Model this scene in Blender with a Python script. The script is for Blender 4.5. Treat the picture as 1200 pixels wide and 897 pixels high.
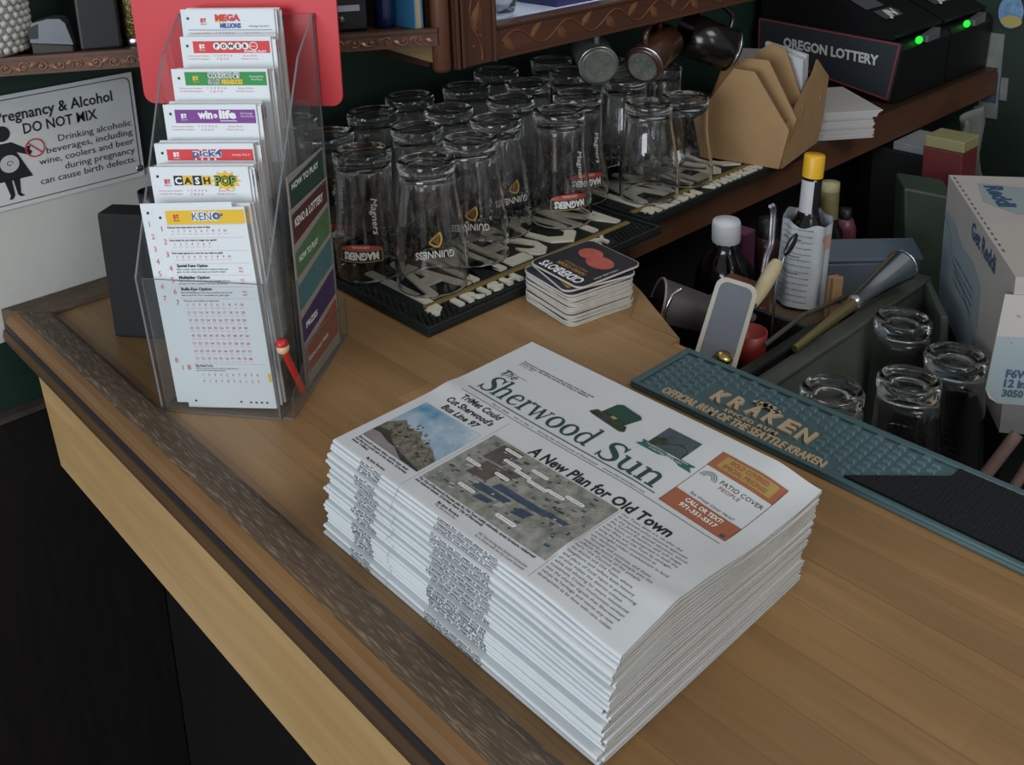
import bpy, bmesh, math, random
from mathutils import Vector, Matrix
sc = bpy.context.scene
COL = sc.collection
for o in list(bpy.data.objects):
    bpy.data.objects.remove(o, do_unlink=True)
PI = math.pi
rnd = random.Random(11)

# ------------------------------------------------------------------ camera (bar top is z = 0, wall is y = WALL_Y)
cam_data = bpy.data.cameras.new('camera')
cam = bpy.data.objects.new('camera', cam_data); COL.objects.link(cam)
right = Vector((0.73200573, -0.68049544, -0.03306923))
down = Vector((-0.20154205, -0.16992094, -0.96462826))
fwd = Vector((0.65080598, 0.71277825, -0.26153154))
cm = Matrix.Identity(4)
for i in range(3):
    cm[i][0] = right[i]; cm[i][1] = -down[i]; cm[i][2] = -fwd[i]
cm[2][3] = 0.53
cam.matrix_world = cm
cam_data.sensor_width = 36.0
cam_data.sensor_fit = 'HORIZONTAL'
cam_data.lens = 36.0 * 1183.22 / 1200.0
cam_data.shift_y = -(448.5 - 123.62) / 1200.0
cam_data.clip_start = 0.02
sc.camera = cam

# ------------------------------------------------------------------ world, lights, exposure
def lin(c):
    c = c / 255.0
    return c / 12.92 if c <= 0.04045 else ((c + 0.055) / 1.055) ** 2.4
def rgb(h):
    h = h.lstrip('#')
    return (lin(int(h[0:2], 16)), lin(int(h[2:4], 16)), lin(int(h[4:6], 16)), 1.0)
world = bpy.data.worlds.new('world'); sc.world = world; world.use_nodes = True
bg = world.node_tree.nodes['Background']
bg.inputs[0].default_value = (0.86, 0.93, 1.0, 1)
bg.inputs[1].default_value = 0.3
def area(name, loc, target, sx, sy, watts, col):
    d = bpy.data.lights.new(name, 'AREA'); d.shape = 'RECTANGLE'
    d.size = sx; d.size_y = sy; d.energy = watts; d.color = col
    o = bpy.data.objects.new(name, d); COL.objects.link(o)
    o.location = loc
    o.rotation_euler = (Vector(target) - Vector(loc)).to_track_quat('-Z', 'Y').to_euler()
    return o
area('window_daylight', (-2.6, -0.1, 0.75), (0.5, 0.6, 0.0), 2.2, 1.5, 78, (0.86, 0.94, 1.0))
area('ceiling_light', (0.75, -0.9, 1.9), (0.75, 0.55, 0.0), 1.2, 0.8, 16, (1.0, 0.93, 0.84))
area('front_window', (-0.15, -2.5, 1.0), (0.8, 0.8, 0.05), 0.6, 1.2, 8, (0.84, 0.93, 1.0))
sc.view_settings.view_transform = 'Standard'
sc.view_settings.look = 'None'
sc.view_settings.gamma = 1.0
sc.view_settings.use_curve_mapping = False
sc.view_settings.exposure = 0.0
sc.cycles.max_bounces = 24
sc.cycles.transmission_bounces = 24
sc.cycles.glossy_bounces = 6
sc.cycles.diffuse_bounces = 4
sc.cycles.transparent_max_bounces = 32
sc.cycles.use_denoising = True
sc.cycles.sample_clamp_indirect = 4.0

# ------------------------------------------------------------------ helpers
GLYPHS = {}
def glyph_mesh(body, bold=0.0, shear=0.0, extrude=0.0, spacing=1.0):
    key = (body, bold, shear, extrude, spacing)
    if key in GLYPHS: return GLYPHS[key]
    c = bpy.data.curves.new('text', 'FONT')
    c.body = body; c.offset = bold; c.shear = shear; c.extrude = extrude; c.space_character = spacing; c.resolution_u = 2
    o = bpy.data.objects.new('text', c)
    me = o.to_mesh()
    vs = [v.co.copy() for v in me.vertices]; fs = [tuple(p.vertices) for p in me.polygons]
    o.to_mesh_clear(); bpy.data.objects.remove(o); bpy.data.curves.remove(c)
    if vs:
        x0 = min(v.x for v in vs); x1 = max(v.x for v in vs)
    else: x0 = x1 = 0
    GLYPHS[key] = (vs, fs, x0, x1)
    return GLYPHS[key]

class MB:
    """collects shapes, then links them as ONE mesh object"""
    BASE = Matrix.Identity(4)
    def __init__(s): s.v = []; s.f = []; s.m = []; s.s = []; s.M = MB.BASE.copy()
    def add(s, vs, fs, m=0, smooth=False):
        b = len(s.v)
        s.v += [s.M @ Vector(p) for p in vs]
        for f in fs: s.f.append(tuple(b + i for i in f)); s.m.append(m); s.s.append(smooth)
    def hexa(s, p, m=0):
        s.add(p, [(3, 2, 1, 0), (4, 5, 6, 7), (0, 1, 5, 4), (1, 2, 6, 5), (2, 3, 7, 6), (3, 0, 4, 7)], m)
    def box(s, x0, y0, z0, x1, y1, z1, m=0):
        s.hexa([(x0, y0, z0), (x1, y0, z0), (x1, y1, z0), (x0, y1, z0), (x0, y0, z1), (x1, y0, z1), (x1, y1, z1), (x0, y1, z1)], m)
    def prism(s, poly, z0, z1, m=0, smooth=False):
        n = len(poly)
        s.add([(x, y, z0) for x, y in poly] + [(x, y, z1) for x, y in poly],
              [tuple(range(n - 1, -1, -1)), tuple(range(n, 2 * n))], m)
        s.add([(x, y, z0) for x, y in poly] + [(x, y, z1) for x, y in poly],
              [(i, (i + 1) % n, n + (i + 1) % n, n + i) for i in range(n)], m, smooth)
    def extrude(s, prof, a, b, fn, m=0, smooth=False):
        """profile (u, w) swept from a to b; fn(t, u, w) gives the point"""
        n = len(prof)
        s.add([fn(a, u, w) for u, w in prof] + [fn(b, u, w) for u, w in prof],
              [(i, (i + 1) % n, n + (i + 1) % n, n + i) for i in range(n)], m, smooth)
        s.add([fn(a, u, w) for u, w in prof] + [fn(b, u, w) for u, w in prof],
              [tuple(range(n - 1, -1, -1)), tuple(range(n, 2 * n))], m)
    def quad(s, a, b, c, d, m=0): s.add([a, b, c, d], [(0, 1, 2, 3)], m)
    def poly(s, pts, m=0): s.add(pts, [tuple(range(len(pts)))], m)
    def grid(s, fn, nu, nv, m=0, smooth=True):
        vs = [fn(i / nu, j / nv) for j in range(nv + 1) for i in range(nu + 1)]
        fs = [(j * (nu + 1) + i, j * (nu + 1) + i + 1, (j + 1) * (nu + 1) + i + 1, (j + 1) * (nu + 1) + i) for j in range(nv) for i in range(nu)]
        s.add(vs, fs, m, smooth)
    def lathe(s, prof, seg=32, m=0, c=(0, 0, 0), smooth=True, M=None):
        """profile of (r, z); ends close on the axis when r = 0"""
        vs = []; idx = []
        for r, z in prof:
            if r < 1e-6: idx.append([len(vs)]); vs.append((c[0], c[1], c[2] + z))
            else:
                idx.append(list(range(len(vs), len(vs) + seg)))
                vs += [(c[0] + r * math.cos(2 * PI * k / seg), c[1] + r * math.sin(2 * PI * k / seg), c[2] + z) for k in range(seg)]
        fs = []
        for a, b in zip(idx, idx[1:]):
            for k in range(seg):
                k2 = (k + 1) % seg
                if len(a) == 1 and len(b) == 1: continue
                if len(a) == 1: fs.append((a[0], b[k2], b[k]))
                elif len(b) == 1: fs.append((a[k], a[k2], b[0]))
                else: fs.append((a[k], a[k2], b[k2], b[k]))
        if M is not None: vs = [M @ Vector(p) for p in vs]
        s.add(vs, fs, m, smooth)
    def tube(s, pts, r, seg=10, m=0, caps=True):
        pts = [Vector(p) for p in pts]; n = len(pts)
        rs = r if isinstance(r, (list, tuple)) else [r] * n
        t0 = (pts[1] - pts[0]).normalized()
        up = Vector((0, 0, 1)) if abs(t0.z) < 0.9 else Vector((1, 0, 0))
        nx = t0.cross(up).normalized()
        vs = []
        for i in range(n):
            t = (pts[min(i + 1, n - 1)] - pts[max(i - 1, 0)]).normalized()
            nx = (nx - t * nx.dot(t)).normalized(); ny = t.cross(nx)
            for k in range(seg):
                a = 2 * PI * k / seg
                vs.append(pts[i] + (nx * math.cos(a) + ny * math.sin(a)) * rs[i])
        fs = [(i * seg + k, i * seg + (k + 1) % seg, (i + 1) * seg + (k + 1) % seg, (i + 1) * seg + k) for i in range(n - 1) for k in range(seg)]
        s.add(vs, fs, m, True)
        if caps:
            s.add(vs[:seg], [tuple(range(seg - 1, -1, -1))], m); s.add(vs[-seg:], [tuple(range(seg))], m)
    def ball(s, c, r, m=0, seg=16, rings=10, sc_=(1, 1, 1)):
        prof = [(math.sin(PI * i / rings), -math.cos(PI * i / rings)) for i in range(rings + 1)]
        prof[0] = (0, -1); prof[-1] = (0, 1)
        M = Matrix.Translation(c) @ Matrix.Diagonal((r * sc_[0], r * sc_[1], r * sc_[2], 1))
        s.lathe(prof, seg, m, M=M)
    def text(s, body, fn, m=0, cap=0.01, width=None, bold=0.0, shear=0.0, extrude=0.0, align='L', spacing=1.0):
        """letters mapped by fn(x, y, z); cap = capital height, width = fit the whole line to this width"""
        vs, fs, x0, x1 = glyph_mesh(body, bold, shear, extrude / cap * 0.686 if extrude else 0.0, spacing)
        if not vs: return
        k = cap / 0.686
        kx = k if width is None else width / max(1e-6, x1 - x0)
        off = {'L': x0, 'C': (x0 + x1) / 2, 'R': x1}[align]
        ez = extrude if extrude else 0.0
        s.add([fn((v.x - off) * kx, v.y * k, v.z * k) for v in vs], fs, m)
    def ribbon(s, pts, fn, m=0):
        """calligraphic stroke: (x, y, width) points"""
        n = len(pts); L = []; Rr = []
        for i in range(n):
            a = Vector(pts[max(i - 1, 0)][:2]); b = Vector(pts[min(i + 1, n - 1)][:2])
            d = (b - a).normalized(); nn = Vector((-d.y, d.x)); p = Vector(pts[i][:2]); w = pts[i][2] / 2
            L.append(p + nn * w); Rr.append(p - nn * w)
        vs = [fn(q.x, q.y, 0) for q in L] + [fn(q.x, q.y, 0) for q in Rr]
        s.add(vs, [(i, n + i, n + i + 1, i + 1) for i in range(n - 1)], m)
    def build(s, name, mats, parent=None, origin=None, bevel=0.0, seg=2, solid=0.0):
        if not isinstance(mats, (list, tuple)): mats = [mats]
        if origin is None:
            if parent is None and s.v:
                lo = [min(p[i] for p in s.v) for i in range(3)]; hi = [max(p[i] for p in s.v) for i in range(3)]
                origin = Vector(((lo[0] + hi[0]) / 2, (lo[1] + hi[1]) / 2, lo[2]))
            else: origin = Vector((0, 0, 0))
        origin = Vector(origin)
        me = bpy.data.meshes.new(name)
        if parent is not None:
            inv = WORLD[parent.name].inverted()
            me.from_pydata([inv @ p for p in s.v], [], s.f)
        else:
            me.from_pydata([p - origin for p in s.v], [], s.f)
        for mt in mats: me.materials.append(mt)
        me.polygons.foreach_set('material_index', s.m)
        me.polygons.foreach_set('use_smooth', s.s)
        me.validate(); me.update()
        o = bpy.data.objects.new(name, me); COL.objects.link(o)
        if parent is not None: o.parent = parent; WORLD[o.name] = WORLD[parent.name].copy()
        else: o.location = origin; WORLD[o.name] = Matrix.Translation(origin)
        if bevel:
            b = o.modifiers.new('bevel', 'BEVEL'); b.width = bevel; b.segments = seg; b.limit_method = 'ANGLE'; b.angle_limit = math.radians(40)
        return o
WORLD = {}
def tag(o, label, cat, group=None, kind=None):
    o['label'] = label; o['category'] = cat
    if group: o['group'] = group
    if kind: o['kind'] = kind
    return o
def thing(name, label, cat, loc=(0, 0, 0), rz=0.0, group=None, M=None):
    """an Empty at the thing's base; its parts are built in world coordinates and parented to it"""
    o = bpy.data.objects.new(name, None); COL.objects.link(o); o.empty_display_size = 0.02
    if M is None: M = Matrix.Translation(MB.BASE @ Vector(loc)) @ Matrix.Rotation(rz, 4, 'Z')
    o.matrix_world = M
    WORLD[o.name] = M.copy()
    return tag(o, label, cat, group)
def struct(o):
    o['kind'] = 'structure'; return o
def copy_thing(root, loc, rz=0.0, label=None, group=None):
    r = root.copy(); COL.objects.link(r)
    r.location = loc; r.rotation_euler = (0, 0, rz)
    WORLD[r.name] = Matrix.Translation(loc) @ Matrix.Rotation(rz, 4, 'Z')
    for ch in list(root.children):
        c = ch.copy(); COL.objects.link(c); c.parent = r
        for g in list(ch.children):
            d = g.copy(); COL.objects.link(d); d.parent = c
    if label: r['label'] = label
    if group: r['group'] = group
    return r
def frame(o, ex, ey, lift=0.0):
    """flat mapping: text x along ex, text y along ey, lifted along their normal"""
    o = Vector(o); ex = Vector(ex).normalized(); ey = Vector(ey).normalized(); n = ex.cross(ey)
    return lambda x, y, z=0.0: o + ex * x + ey * y + n * (lift + z)
def catmull(pts, k=6):
    P = [Vector(p) for p in pts]; out = []
    for i in range(len(P) - 1):
        p0 = P[max(i - 1, 0)]; p1 = P[i]; p2 = P[i + 1]; p3 = P[min(i + 2, len(P) - 1)]
        for j in range(k):
            t = j / k
            out.append(0.5 * ((2 * p1) + (p2 - p0) * t + (2 * p0 - 5 * p1 + 4 * p2 - p3) * t * t + (3 * p1 - p0 - 3 * p2 + p3) * t ** 3))
    out.append(P[-1]); return out
def rrect(x0, y0, x1, y1, r, n=5):
    out = []
    for cx, cy, a0 in ((x1 - r, y1 - r, 0), (x0 + r, y1 - r, PI / 2), (x0 + r, y0 + r, PI), (x1 - r, y0 + r, 1.5 * PI)):
        for i in range(n + 1):
            a = a0 + PI / 2 * i / n
            out.append((cx + r * math.cos(a), cy + r * math.sin(a)))
    return out
def disc(cx, cy, r, n=20): return [(cx + r * math.cos(2 * PI * i / n), cy + r * math.sin(2 * PI * i / n)) for i in range(n)]

# ------------------------------------------------------------------ materials
def newmat(name):
    m = bpy.data.materials.new(name); m.use_nodes = True
    nt = m.node_tree; b = nt.nodes['Principled BSDF']
    return m, nt, b
def N(nt, t, **kw):
    n = nt.nodes.new(t)
    for k, v in kw.items():
        if k.startswith('i_'): n.inputs[k[2:]].default_value = v
        else: setattr(n, k, v)
    return n
def mat(name, col, rough=0.5, metal=0.0, spec=0.5, var=0.0, vscale=40.0, col2=None, bump=0.0, bscale=120.0, coat=0.0, emit=None, estr=1.0, alpha=1.0, stretch=None, sheen=0.0):
    m, nt, b = newmat(name)
    b.inputs['Base Color'].default_value = rgb(col)
    b.inputs['Roughness'].default_value = rough; b.inputs['Metallic'].default_value = metal
    b.inputs['Specular IOR Level'].default_value = spec; b.inputs['Coat Weight'].default_value = coat
    L = nt.links
    if var or bump:
        tc = N(nt, 'ShaderNodeTexCoord'); src = tc.outputs['Object']
        if stretch:
            mp = N(nt, 'ShaderNodeMapping'); mp.inputs['Scale'].default_value = stretch
            L.new(src, mp.inputs['Vector']); src = mp.outputs[0]
    if var:
        n = N(nt, 'ShaderNodeTexNoise', i_Scale=vscale, i_Detail=5.0, i_Roughness=0.6); L.new(src, n.inputs['Vector'])
        r = N(nt, 'ShaderNodeMapRange'); r.inputs['From Min'].default_value = 0.3; r.inputs['From Max'].default_value = 0.7
        L.new(n.outputs['Fac'], r.inputs['Value'])
        mx = N(nt, 'ShaderNodeMix', data_type='RGBA')
        c1 = rgb(col); c2 = rgb(col2) if col2 else tuple([x * (1 - var) for x in c1[:3]] + [1])
        mx.inputs[6].default_value = c1; mx.inputs[7].default_value = c2
        if col2:
            ml = N(nt, 'ShaderNodeMath', operation='MULTIPLY'); ml.inputs[1].default_value = var
            L.new(r.outputs[0], ml.inputs[0]); L.new(ml.outputs[0], mx.inputs[0])
        else: L.new(r.outputs[0], mx.inputs[0])
        L.new(mx.outputs[2], b.inputs['Base Color'])
    if bump:
        n2 = N(nt, 'ShaderNodeTexNoise', i_Scale=bscale, i_Detail=4.0); L.new(src, n2.inputs['Vector'])
        bp = N(nt, 'ShaderNodeBump', i_Strength=bump, i_Distance=0.002); L.new(n2.outputs['Fac'], bp.inputs['Height'])
        L.new(bp.outputs[0], b.inputs['Normal'])
    if emit:
        b.inputs['Emission Color'].default_value = rgb(emit); b.inputs['Emission Strength'].default_value = estr
    if alpha < 1: b.inputs['Alpha'].default_value = alpha
    return m
def wood(name, c1, c2, dark, strip=0.0, axis=1, rough=0.4, grain=1.0, spec=0.4, across=0, tone=0.35, scratch=0.0):
    """wood with grain along one axis, glued strips across another; strip=0 is one board"""
    m, nt, b = newmat(name); L = nt.links
    tc = N(nt, 'ShaderNodeTexCoord'); sp = N(nt, 'ShaderNodeSeparateXYZ'); L.new(tc.outputs['Object'], sp.inputs[0])
    mp = N(nt, 'ShaderNodeMapping'); s = [95.0, 95.0, 95.0]; s[axis] = 4.0; mp.inputs['Scale'].default_value = s
    L.new(tc.outputs['Object'], mp.inputs['Vector'])
    g = N(nt, 'ShaderNodeTexNoise', i_Scale=1.0, i_Detail=8.0, i_Roughness=0.62, i_Distortion=0.4)
    mp2 = N(nt, 'ShaderNodeMapping'); s2 = [14.0, 14.0, 14.0]; s2[axis] = 2.2; mp2.inputs['Scale'].default_value = s2
    L.new(tc.outputs['Object'], mp2.inputs['Vector'])
    big = N(nt, 'ShaderNodeTexNoise', i_Scale=1.0, i_Detail=3.0); L.new(mp2.outputs[0], big.inputs['Vector'])
    L.new(mp.outputs[0], g.inputs['Vector'])
    ramp = N(nt, 'ShaderNodeMapRange'); ramp.inputs['From Min'].default_value = 0.3; ramp.inputs['From Max'].default_value = 0.7
    L.new(g.outputs['Fac'], ramp.inputs['Value'])
    fac = ramp.outputs[0]
    mx = N(nt, 'ShaderNodeMix', data_type='RGBA'); mx.inputs[6].default_value = rgb(c1); mx.inputs[7].default_value = rgb(c2)
    bm = N(nt, 'ShaderNodeMapRange'); bm.inputs['From Min'].default_value = 0.35; bm.inputs['From Max'].default_value = 0.65
    L.new(big.outputs['Fac'], bm.inputs['Value']); L.new(bm.outputs[0], mx.inputs[0])
    col = mx.outputs[2]
    mx2 = N(nt, 'ShaderNodeMix', data_type='RGBA'); mx2.inputs[7].default_value = rgb(dark)
    ml = N(nt, 'ShaderNodeMath', operation='MULTIPLY'); ml.inputs[1].default_value = 0.42 * grain; L.new(fac, ml.inputs[0])
    L.new(ml.outputs[0], mx2.inputs[0]); L.new(col, mx2.inputs[6]); col = mx2.outputs[2]
    if strip:
        dv = N(nt, 'ShaderNodeMath', operation='DIVIDE'); dv.inputs[1].default_value = strip; L.new(sp.outputs[across], dv.inputs[0])
        fl = N(nt, 'ShaderNodeMath', operation='FLOOR'); L.new(dv.outputs[0], fl.inputs[0])
        wn = N(nt, 'ShaderNodeTexWhiteNoise', noise_dimensions='1D'); L.new(fl.outputs[0], wn.inputs['W'])
        # board ends: shift along the grain per strip
        ln = N(nt, 'ShaderNodeMath', operation='DIVIDE'); ln.inputs[1].default_value = 0.55; L.new(sp.outputs[axis], ln.inputs[0])
        ad = N(nt, 'ShaderNodeMath', operation='ADD'); L.new(ln.outputs[0], ad.inputs[0]); L.new(wn.outputs['Value'], ad.inputs[1])
        fl2 = N(nt, 'ShaderNodeMath', operation='FLOOR'); L.new(ad.outputs[0], fl2.inputs[0])
        cb = N(nt, 'ShaderNodeCombineXYZ'); L.new(fl.outputs[0], cb.inputs[0]); L.new(fl2.outputs[0], cb.inputs[1])
        wn2 = N(nt, 'ShaderNodeTexWhiteNoise', noise_dimensions='2D'); L.new(cb.outputs[0], wn2.inputs['Vector'])
        hs = N(nt, 'ShaderNodeHueSaturation')
        vr = N(nt, 'ShaderNodeMapRange'); vr.inputs['To Min'].default_value = 1 - tone; vr.inputs['To Max'].default_value = 1 + tone * 0.6
        L.new(wn2.outputs['Value'], vr.inputs['Value']); L.new(vr.outputs[0], hs.inputs['Value']); L.new(col, hs.inputs['Color']); col = hs.outputs[0]
        # thin seam
        fr = N(nt, 'ShaderNodeMath', operation='FRACT'); L.new(dv.outputs[0], fr.inputs[0])
        lt = N(nt, 'ShaderNodeMath', operation='LESS_THAN'); lt.inputs[1].default_value = 0.022; L.new(fr.outputs[0], lt.inputs[0])
        ms = N(nt, 'ShaderNodeMath', operation='MULTIPLY'); ms.inputs[1].default_value = 0.35; L.new(lt.outputs[0], ms.inputs[0])
        mx3 = N(nt, 'ShaderNodeMix', data_type='RGBA'); mx3.inputs[7].default_value = rgb(dark)
        L.new(ms.outputs[0], mx3.inputs[0]); L.new(col, mx3.inputs[6]); col = mx3.outputs[2]
    if scratch:
        mp3 = N(nt, 'ShaderNodeMapping'); s3 = [800.0, 800.0, 800.0]; s3[axis] = 55.0; mp3.inputs['Scale'].default_value = s3
        L.new(tc.outputs['Object'], mp3.inputs['Vector'])
        n3 = N(nt, 'ShaderNodeTexNoise', i_Scale=1.0, i_Detail=3.0); L.new(mp3.outputs[0], n3.inputs['Vector'])
        r3 = N(nt, 'ShaderNodeMapRange'); r3.inputs['From Min'].default_value = 0.52; r3.inputs['From Max'].default_value = 0.66
        L.new(n3.outputs['Fac'], r3.inputs['Value'])
        m3 = N(nt, 'ShaderNodeMath', operation='MULTIPLY'); m3.inputs[1].default_value = scratch; L.new(r3.outputs[0], m3.inputs[0])
        mx4 = N(nt, 'ShaderNodeMix', data_type='RGBA'); mx4.inputs[7].default_value = rgb('#a8937a')
        L.new(m3.outputs[0], mx4.inputs[0]); L.new(col, mx4.inputs[6]); col = mx4.outputs[2]
    L.new(col, b.inputs['Base Color'])
    b.inputs['Specular IOR Level'].default_value = spec
    rr = N(nt, 'ShaderNodeMapRange'); rr.inputs['To Min'].default_value = rough * 0.8; rr.inputs['To Max'].default_value = rough * 1.25
    L.new(big.outputs['Fac'], rr.inputs['Value']); L.new(rr.outputs[0], b.inputs['Roughness'])
    bp = N(nt, 'ShaderNodeBump', i_Strength=0.12, i_Distance=0.001); L.new(g.outputs['Fac'], bp.inputs['Height']); L.new(bp.outputs[0], b.inputs['Normal'])
    return m
def glass(name, tint='#ffffff', ior=1.45, rough=0.0):
    m, nt, b = newmat(name)
    b.inputs['Base Color'].default_value = rgb(tint); b.inputs['Transmission Weight'].default_value = 1.0
    b.inputs['IOR'].default_value = ior; b.inputs['Roughness'].default_value = rough
    return m
def sheet_plastic(name, tint, through=0.9, rough=0.08):
    """thin clear sheet: light passes straight through, the surface reflects by Fresnel"""
    m, nt, b = newmat(name); nt.nodes.remove(b); L = nt.links
    out = nt.nodes['Material Output']
    t = N(nt, 'ShaderNodeBsdfTransparent'); t.inputs[0].default_value = rgb(tint)
    g = N(nt, 'ShaderNodeBsdfGlossy', i_Roughness=rough); f = N(nt, 'ShaderNodeFresnel', i_IOR=1.45)
    mx = N(nt, 'ShaderNodeMixShader'); ge = N(nt, 'ShaderNodeNewGeometry'); om = N(nt, 'ShaderNodeMath', operation='SUBTRACT'); om.inputs[0].default_value = 1.0; L.new(ge.outputs['Backfacing'], om.inputs[1])
    fm = N(nt, 'ShaderNodeMath', operation='MULTIPLY'); L.new(f.outputs[0], fm.inputs[0]); L.new(om.outputs[0], fm.inputs[1])
    L.new(fm.outputs[0], mx.inputs[0]); L.new(t.outputs[0], mx.inputs[1]); L.new(g.outputs[0], mx.inputs[2])
    d = N(nt, 'ShaderNodeBsdfDiffuse'); d.inputs[0].default_value = rgb(tint)
    mx2 = N(nt, 'ShaderNodeMixShader'); mx2.inputs[0].default_value = 1 - through
    L.new(mx.outputs[0], mx2.inputs[1]); L.new(d.outputs[0], mx2.inputs[2]); L.new(mx2.outputs[0], out.inputs['Surface'])
    return m

BLACK = mat('black plastic', '#17171a', 0.45)
MATTE = mat('matt black', '#131314', 0.8)
WHITE = mat('white print', '#e6e6e4', 0.6)
INK = mat('black ink', '#222224', 0.7)
CHROME = mat('brushed steel', '#b9bcc0', 0.25, metal=1.0)
RED = mat('red print', '#cf2b33', 0.5)
# ================================================================== setting
WALL_Y = 1.217
GREEN_WALL = mat('dark green paint', '#1b3329', 0.5, var=0.35, vscale=6, bump=0.15, bscale=30)
WHITE_WALL = mat('white painted plaster', '#c4c3be', 0.7, var=0.10, vscale=9, bump=0.35, bscale=28)
DARK_FLOOR = mat('dark stained floor', '#1c1512', 0.75, var=0.4, vscale=5)
def wall_box(name, x0, y0, z0, x1, y1, z1, m, bevel=0.0):
    b = MB(); b.box(x0, y0, z0, x1, y1, z1); return struct(b.build(name, m, origin=(0, 0, 0), bevel=bevel))
wall_box('wall_back', -1.6, WALL_Y, -1.05, 2.32, WALL_Y + 0.1, 1.4, GREEN_WALL)
wall_box('wall_right', 2.22, -1.0, -1.05, 2.32, WALL_Y, 1.4, mat('deep green paint', '#25352c', 0.6, var=0.3, vscale=5))
wall_box('floor', -1.6, -1.4, -1.1, 2.32, WALL_Y + 0.1, -1.05, DARK_FLOOR)
wall_box('trim_1', -1.6, WALL_Y - 0.004, -0.033, 0.56, WALL_Y, 0.135, WHITE_WALL)
wall_box('trim_2', -1.6, WALL_Y - 0.012, -1.05, 0.42, WALL_Y, -0.125, mat('dark brown wainscot', '#19120f', 0.7, spec=0.3, var=0.5, vscale=14, stretch=(6, 6, 0.7)))
b = MB(); b.box(-1.6, WALL_Y - 0.016, -0.129, 0.42, WALL_Y, -0.122)
struct(b.build('trim_3', mat('worn wood strip', '#4a4038', 0.6, var=0.4, vscale=40), origin=(0, 0, 0)))

# ================================================================== bar counter
BUTCHER = wood('butcher block maple', '#a58258', '#8a6a45', '#553f27', strip=0.041, axis=1, across=0, rough=0.36, tone=0.16, grain=0.75)
MOULD_WOOD = wood('dark worn rail wood', '#6b5844', '#55473a', '#2e251d', axis=1, rough=0.55, grain=1.5, scratch=0.4)
MOULD_WALL = wood('dark worn rail wood along wall', '#6b5844', '#55473a', '#2e251d', axis=0, rough=0.55, grain=1.5, scratch=0.25)
EDGE_WOOD = wood('orange edge wood', '#8a6640', '#755434', '#40301d', axis=1, rough=0.45, grain=0.9)
LOW_MOULD = wood('brown lower moulding', '#5c432a', '#4a3522', '#2a1c10', axis=1, rough=0.5)
APRON = wood('pale apron plywood', '#b8966a', '#a0804f', '#75583a', axis=1, rough=0.5, grain=0.6)
bar = thing('bar_counter', 'wooden bar counter with butcher block top, dark worn rail and pale apron', 'bar counter', (0.5, 0.5, -1.05))
b = MB()
b.prism([(0.322, -0.75), (0.768, -0.75), (0.768, 0.605), (0.784, 0.605), (0.847, 0.714), (0.92, 0.858), (0.92, 1.212), (0.322, 1.212)], -0.035, 0.0)
b.build('counter_top', BUTCHER, bar, bevel=0.0015)
b = MB(); b.box(0.768, -0.75, -0.035, 0.7745, 0.604, 0.0005)
b.build('edge_strip', mat('copper brown edge banding', '#a9793f', 0.4, var=0.25, vscale=60), bar, bevel=0.001)
b = MB(); b.prism([(0.7835, 0.6055), (0.846, 0.7135), (0.7835, 0.6725)], 0.0, 0.0015)
b.build('corner_strip', wood('corner strip wood', '#a38055', '#8a6a45', '#553f27', axis=1), bar)
# rail along the customer edge: profile (x, z), mitred at the wall
def rail(prof, name, m, y0=-0.75, bev=0.0):
    b = MB(); n = len(prof)
    def yend(x): return WALL_Y - 0.006 - max(0.0, (x - 0.2845)) * 1.08 - 0.0 if x < 0.328 else 1.17
    vs = [(x, y0, z) for x, z in prof] + [(x, yend(x), z) for x, z in prof]
    b.add(vs, [(i, (i + 1) % n, n + (i + 1) % n, n + i) for i in range(n)])
    b.add(vs, [tuple(range(n - 1, -1, -1)), tuple(range(n, 2 * n))])
    return b.build(name, m, bar, bevel=bev)
rail([(0.3285, -0.02), (0.3285, 0.0035), (0.323, 0.0062), (0.302, 0.0062), (0.2965, 0.0045), (0.2965, -0.02)], 'drink_rail', MOULD_WOOD, bev=0.0008)
rail([(0.2965, -0.03), (0.2965, 0.0045), (0.2905, 0.0015), (0.2865, -0.004), (0.2855, -0.0095), (0.2885, -0.011), (0.2885, -0.03)], 'rail_edge', EDGE_WOOD)
rail([(0.2885, -0.03), (0.2885, -0.010), (0.2848, -0.0098), (0.2842, -0.0155), (0.2885, -0.0165)], 'inlay_strip', mat('black blue inlay strip', '#23252c', 0.5, var=0.3, vscale=200))
rail([(0.2885, -0.034), (0.2885, -0.0155), (0.2825, -0.0165), (0.2805, -0.024), (0.2815, -0.031), (0.286, -0.034)], 'lower_moulding', LOW_MOULD)
b = MB()
def wallrail(t, u, w): return (t, u, w)
prof = [(WALL_Y - 0.005, -0.02), (WALL_Y - 0.005, 0.009), (WALL_Y - 0.017, 0.0062), (1.1715, 0.0062), (1.1685, 0.0035), (1.1685, -0.02)]
vs = []
for u, w in prof: vs.append((0.285 + (WALL_Y - 0.006 - u) * 0.93, u, w))
for u, w in prof: vs.append((0.92, u, w))
n = len(prof)
b.add(vs, [(i, n + i, n + (i + 1) % n, (i + 1) % n) for i in range(n)]); b.add(vs, [tuple(range(n)), tuple(range(2 * n - 1, n - 1, -1))])
b.build('wall_rail', MOULD_WALL, bar)
b = MB(); b.prism([(-0.75, -0.0345), (1.112, -0.0345), (1.083, -0.1395), (-0.75, -0.1395)], 0, 1)
b.v = [Vector((0.2855 + p.z * 0.02, p.x, p.y)) for p in b.v]; b.f = [tuple(reversed(f)) for f in b.f]
b.build('apron', APRON, bar, bevel=0.0015)
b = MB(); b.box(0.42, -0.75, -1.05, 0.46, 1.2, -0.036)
b.build('front_panel', mat('shade darkened bar front', '#120d0b', 0.85, spec=0.2, var=0.4, vscale=10), bar)  # near-black colour carries the shade below the bar overhang
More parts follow.
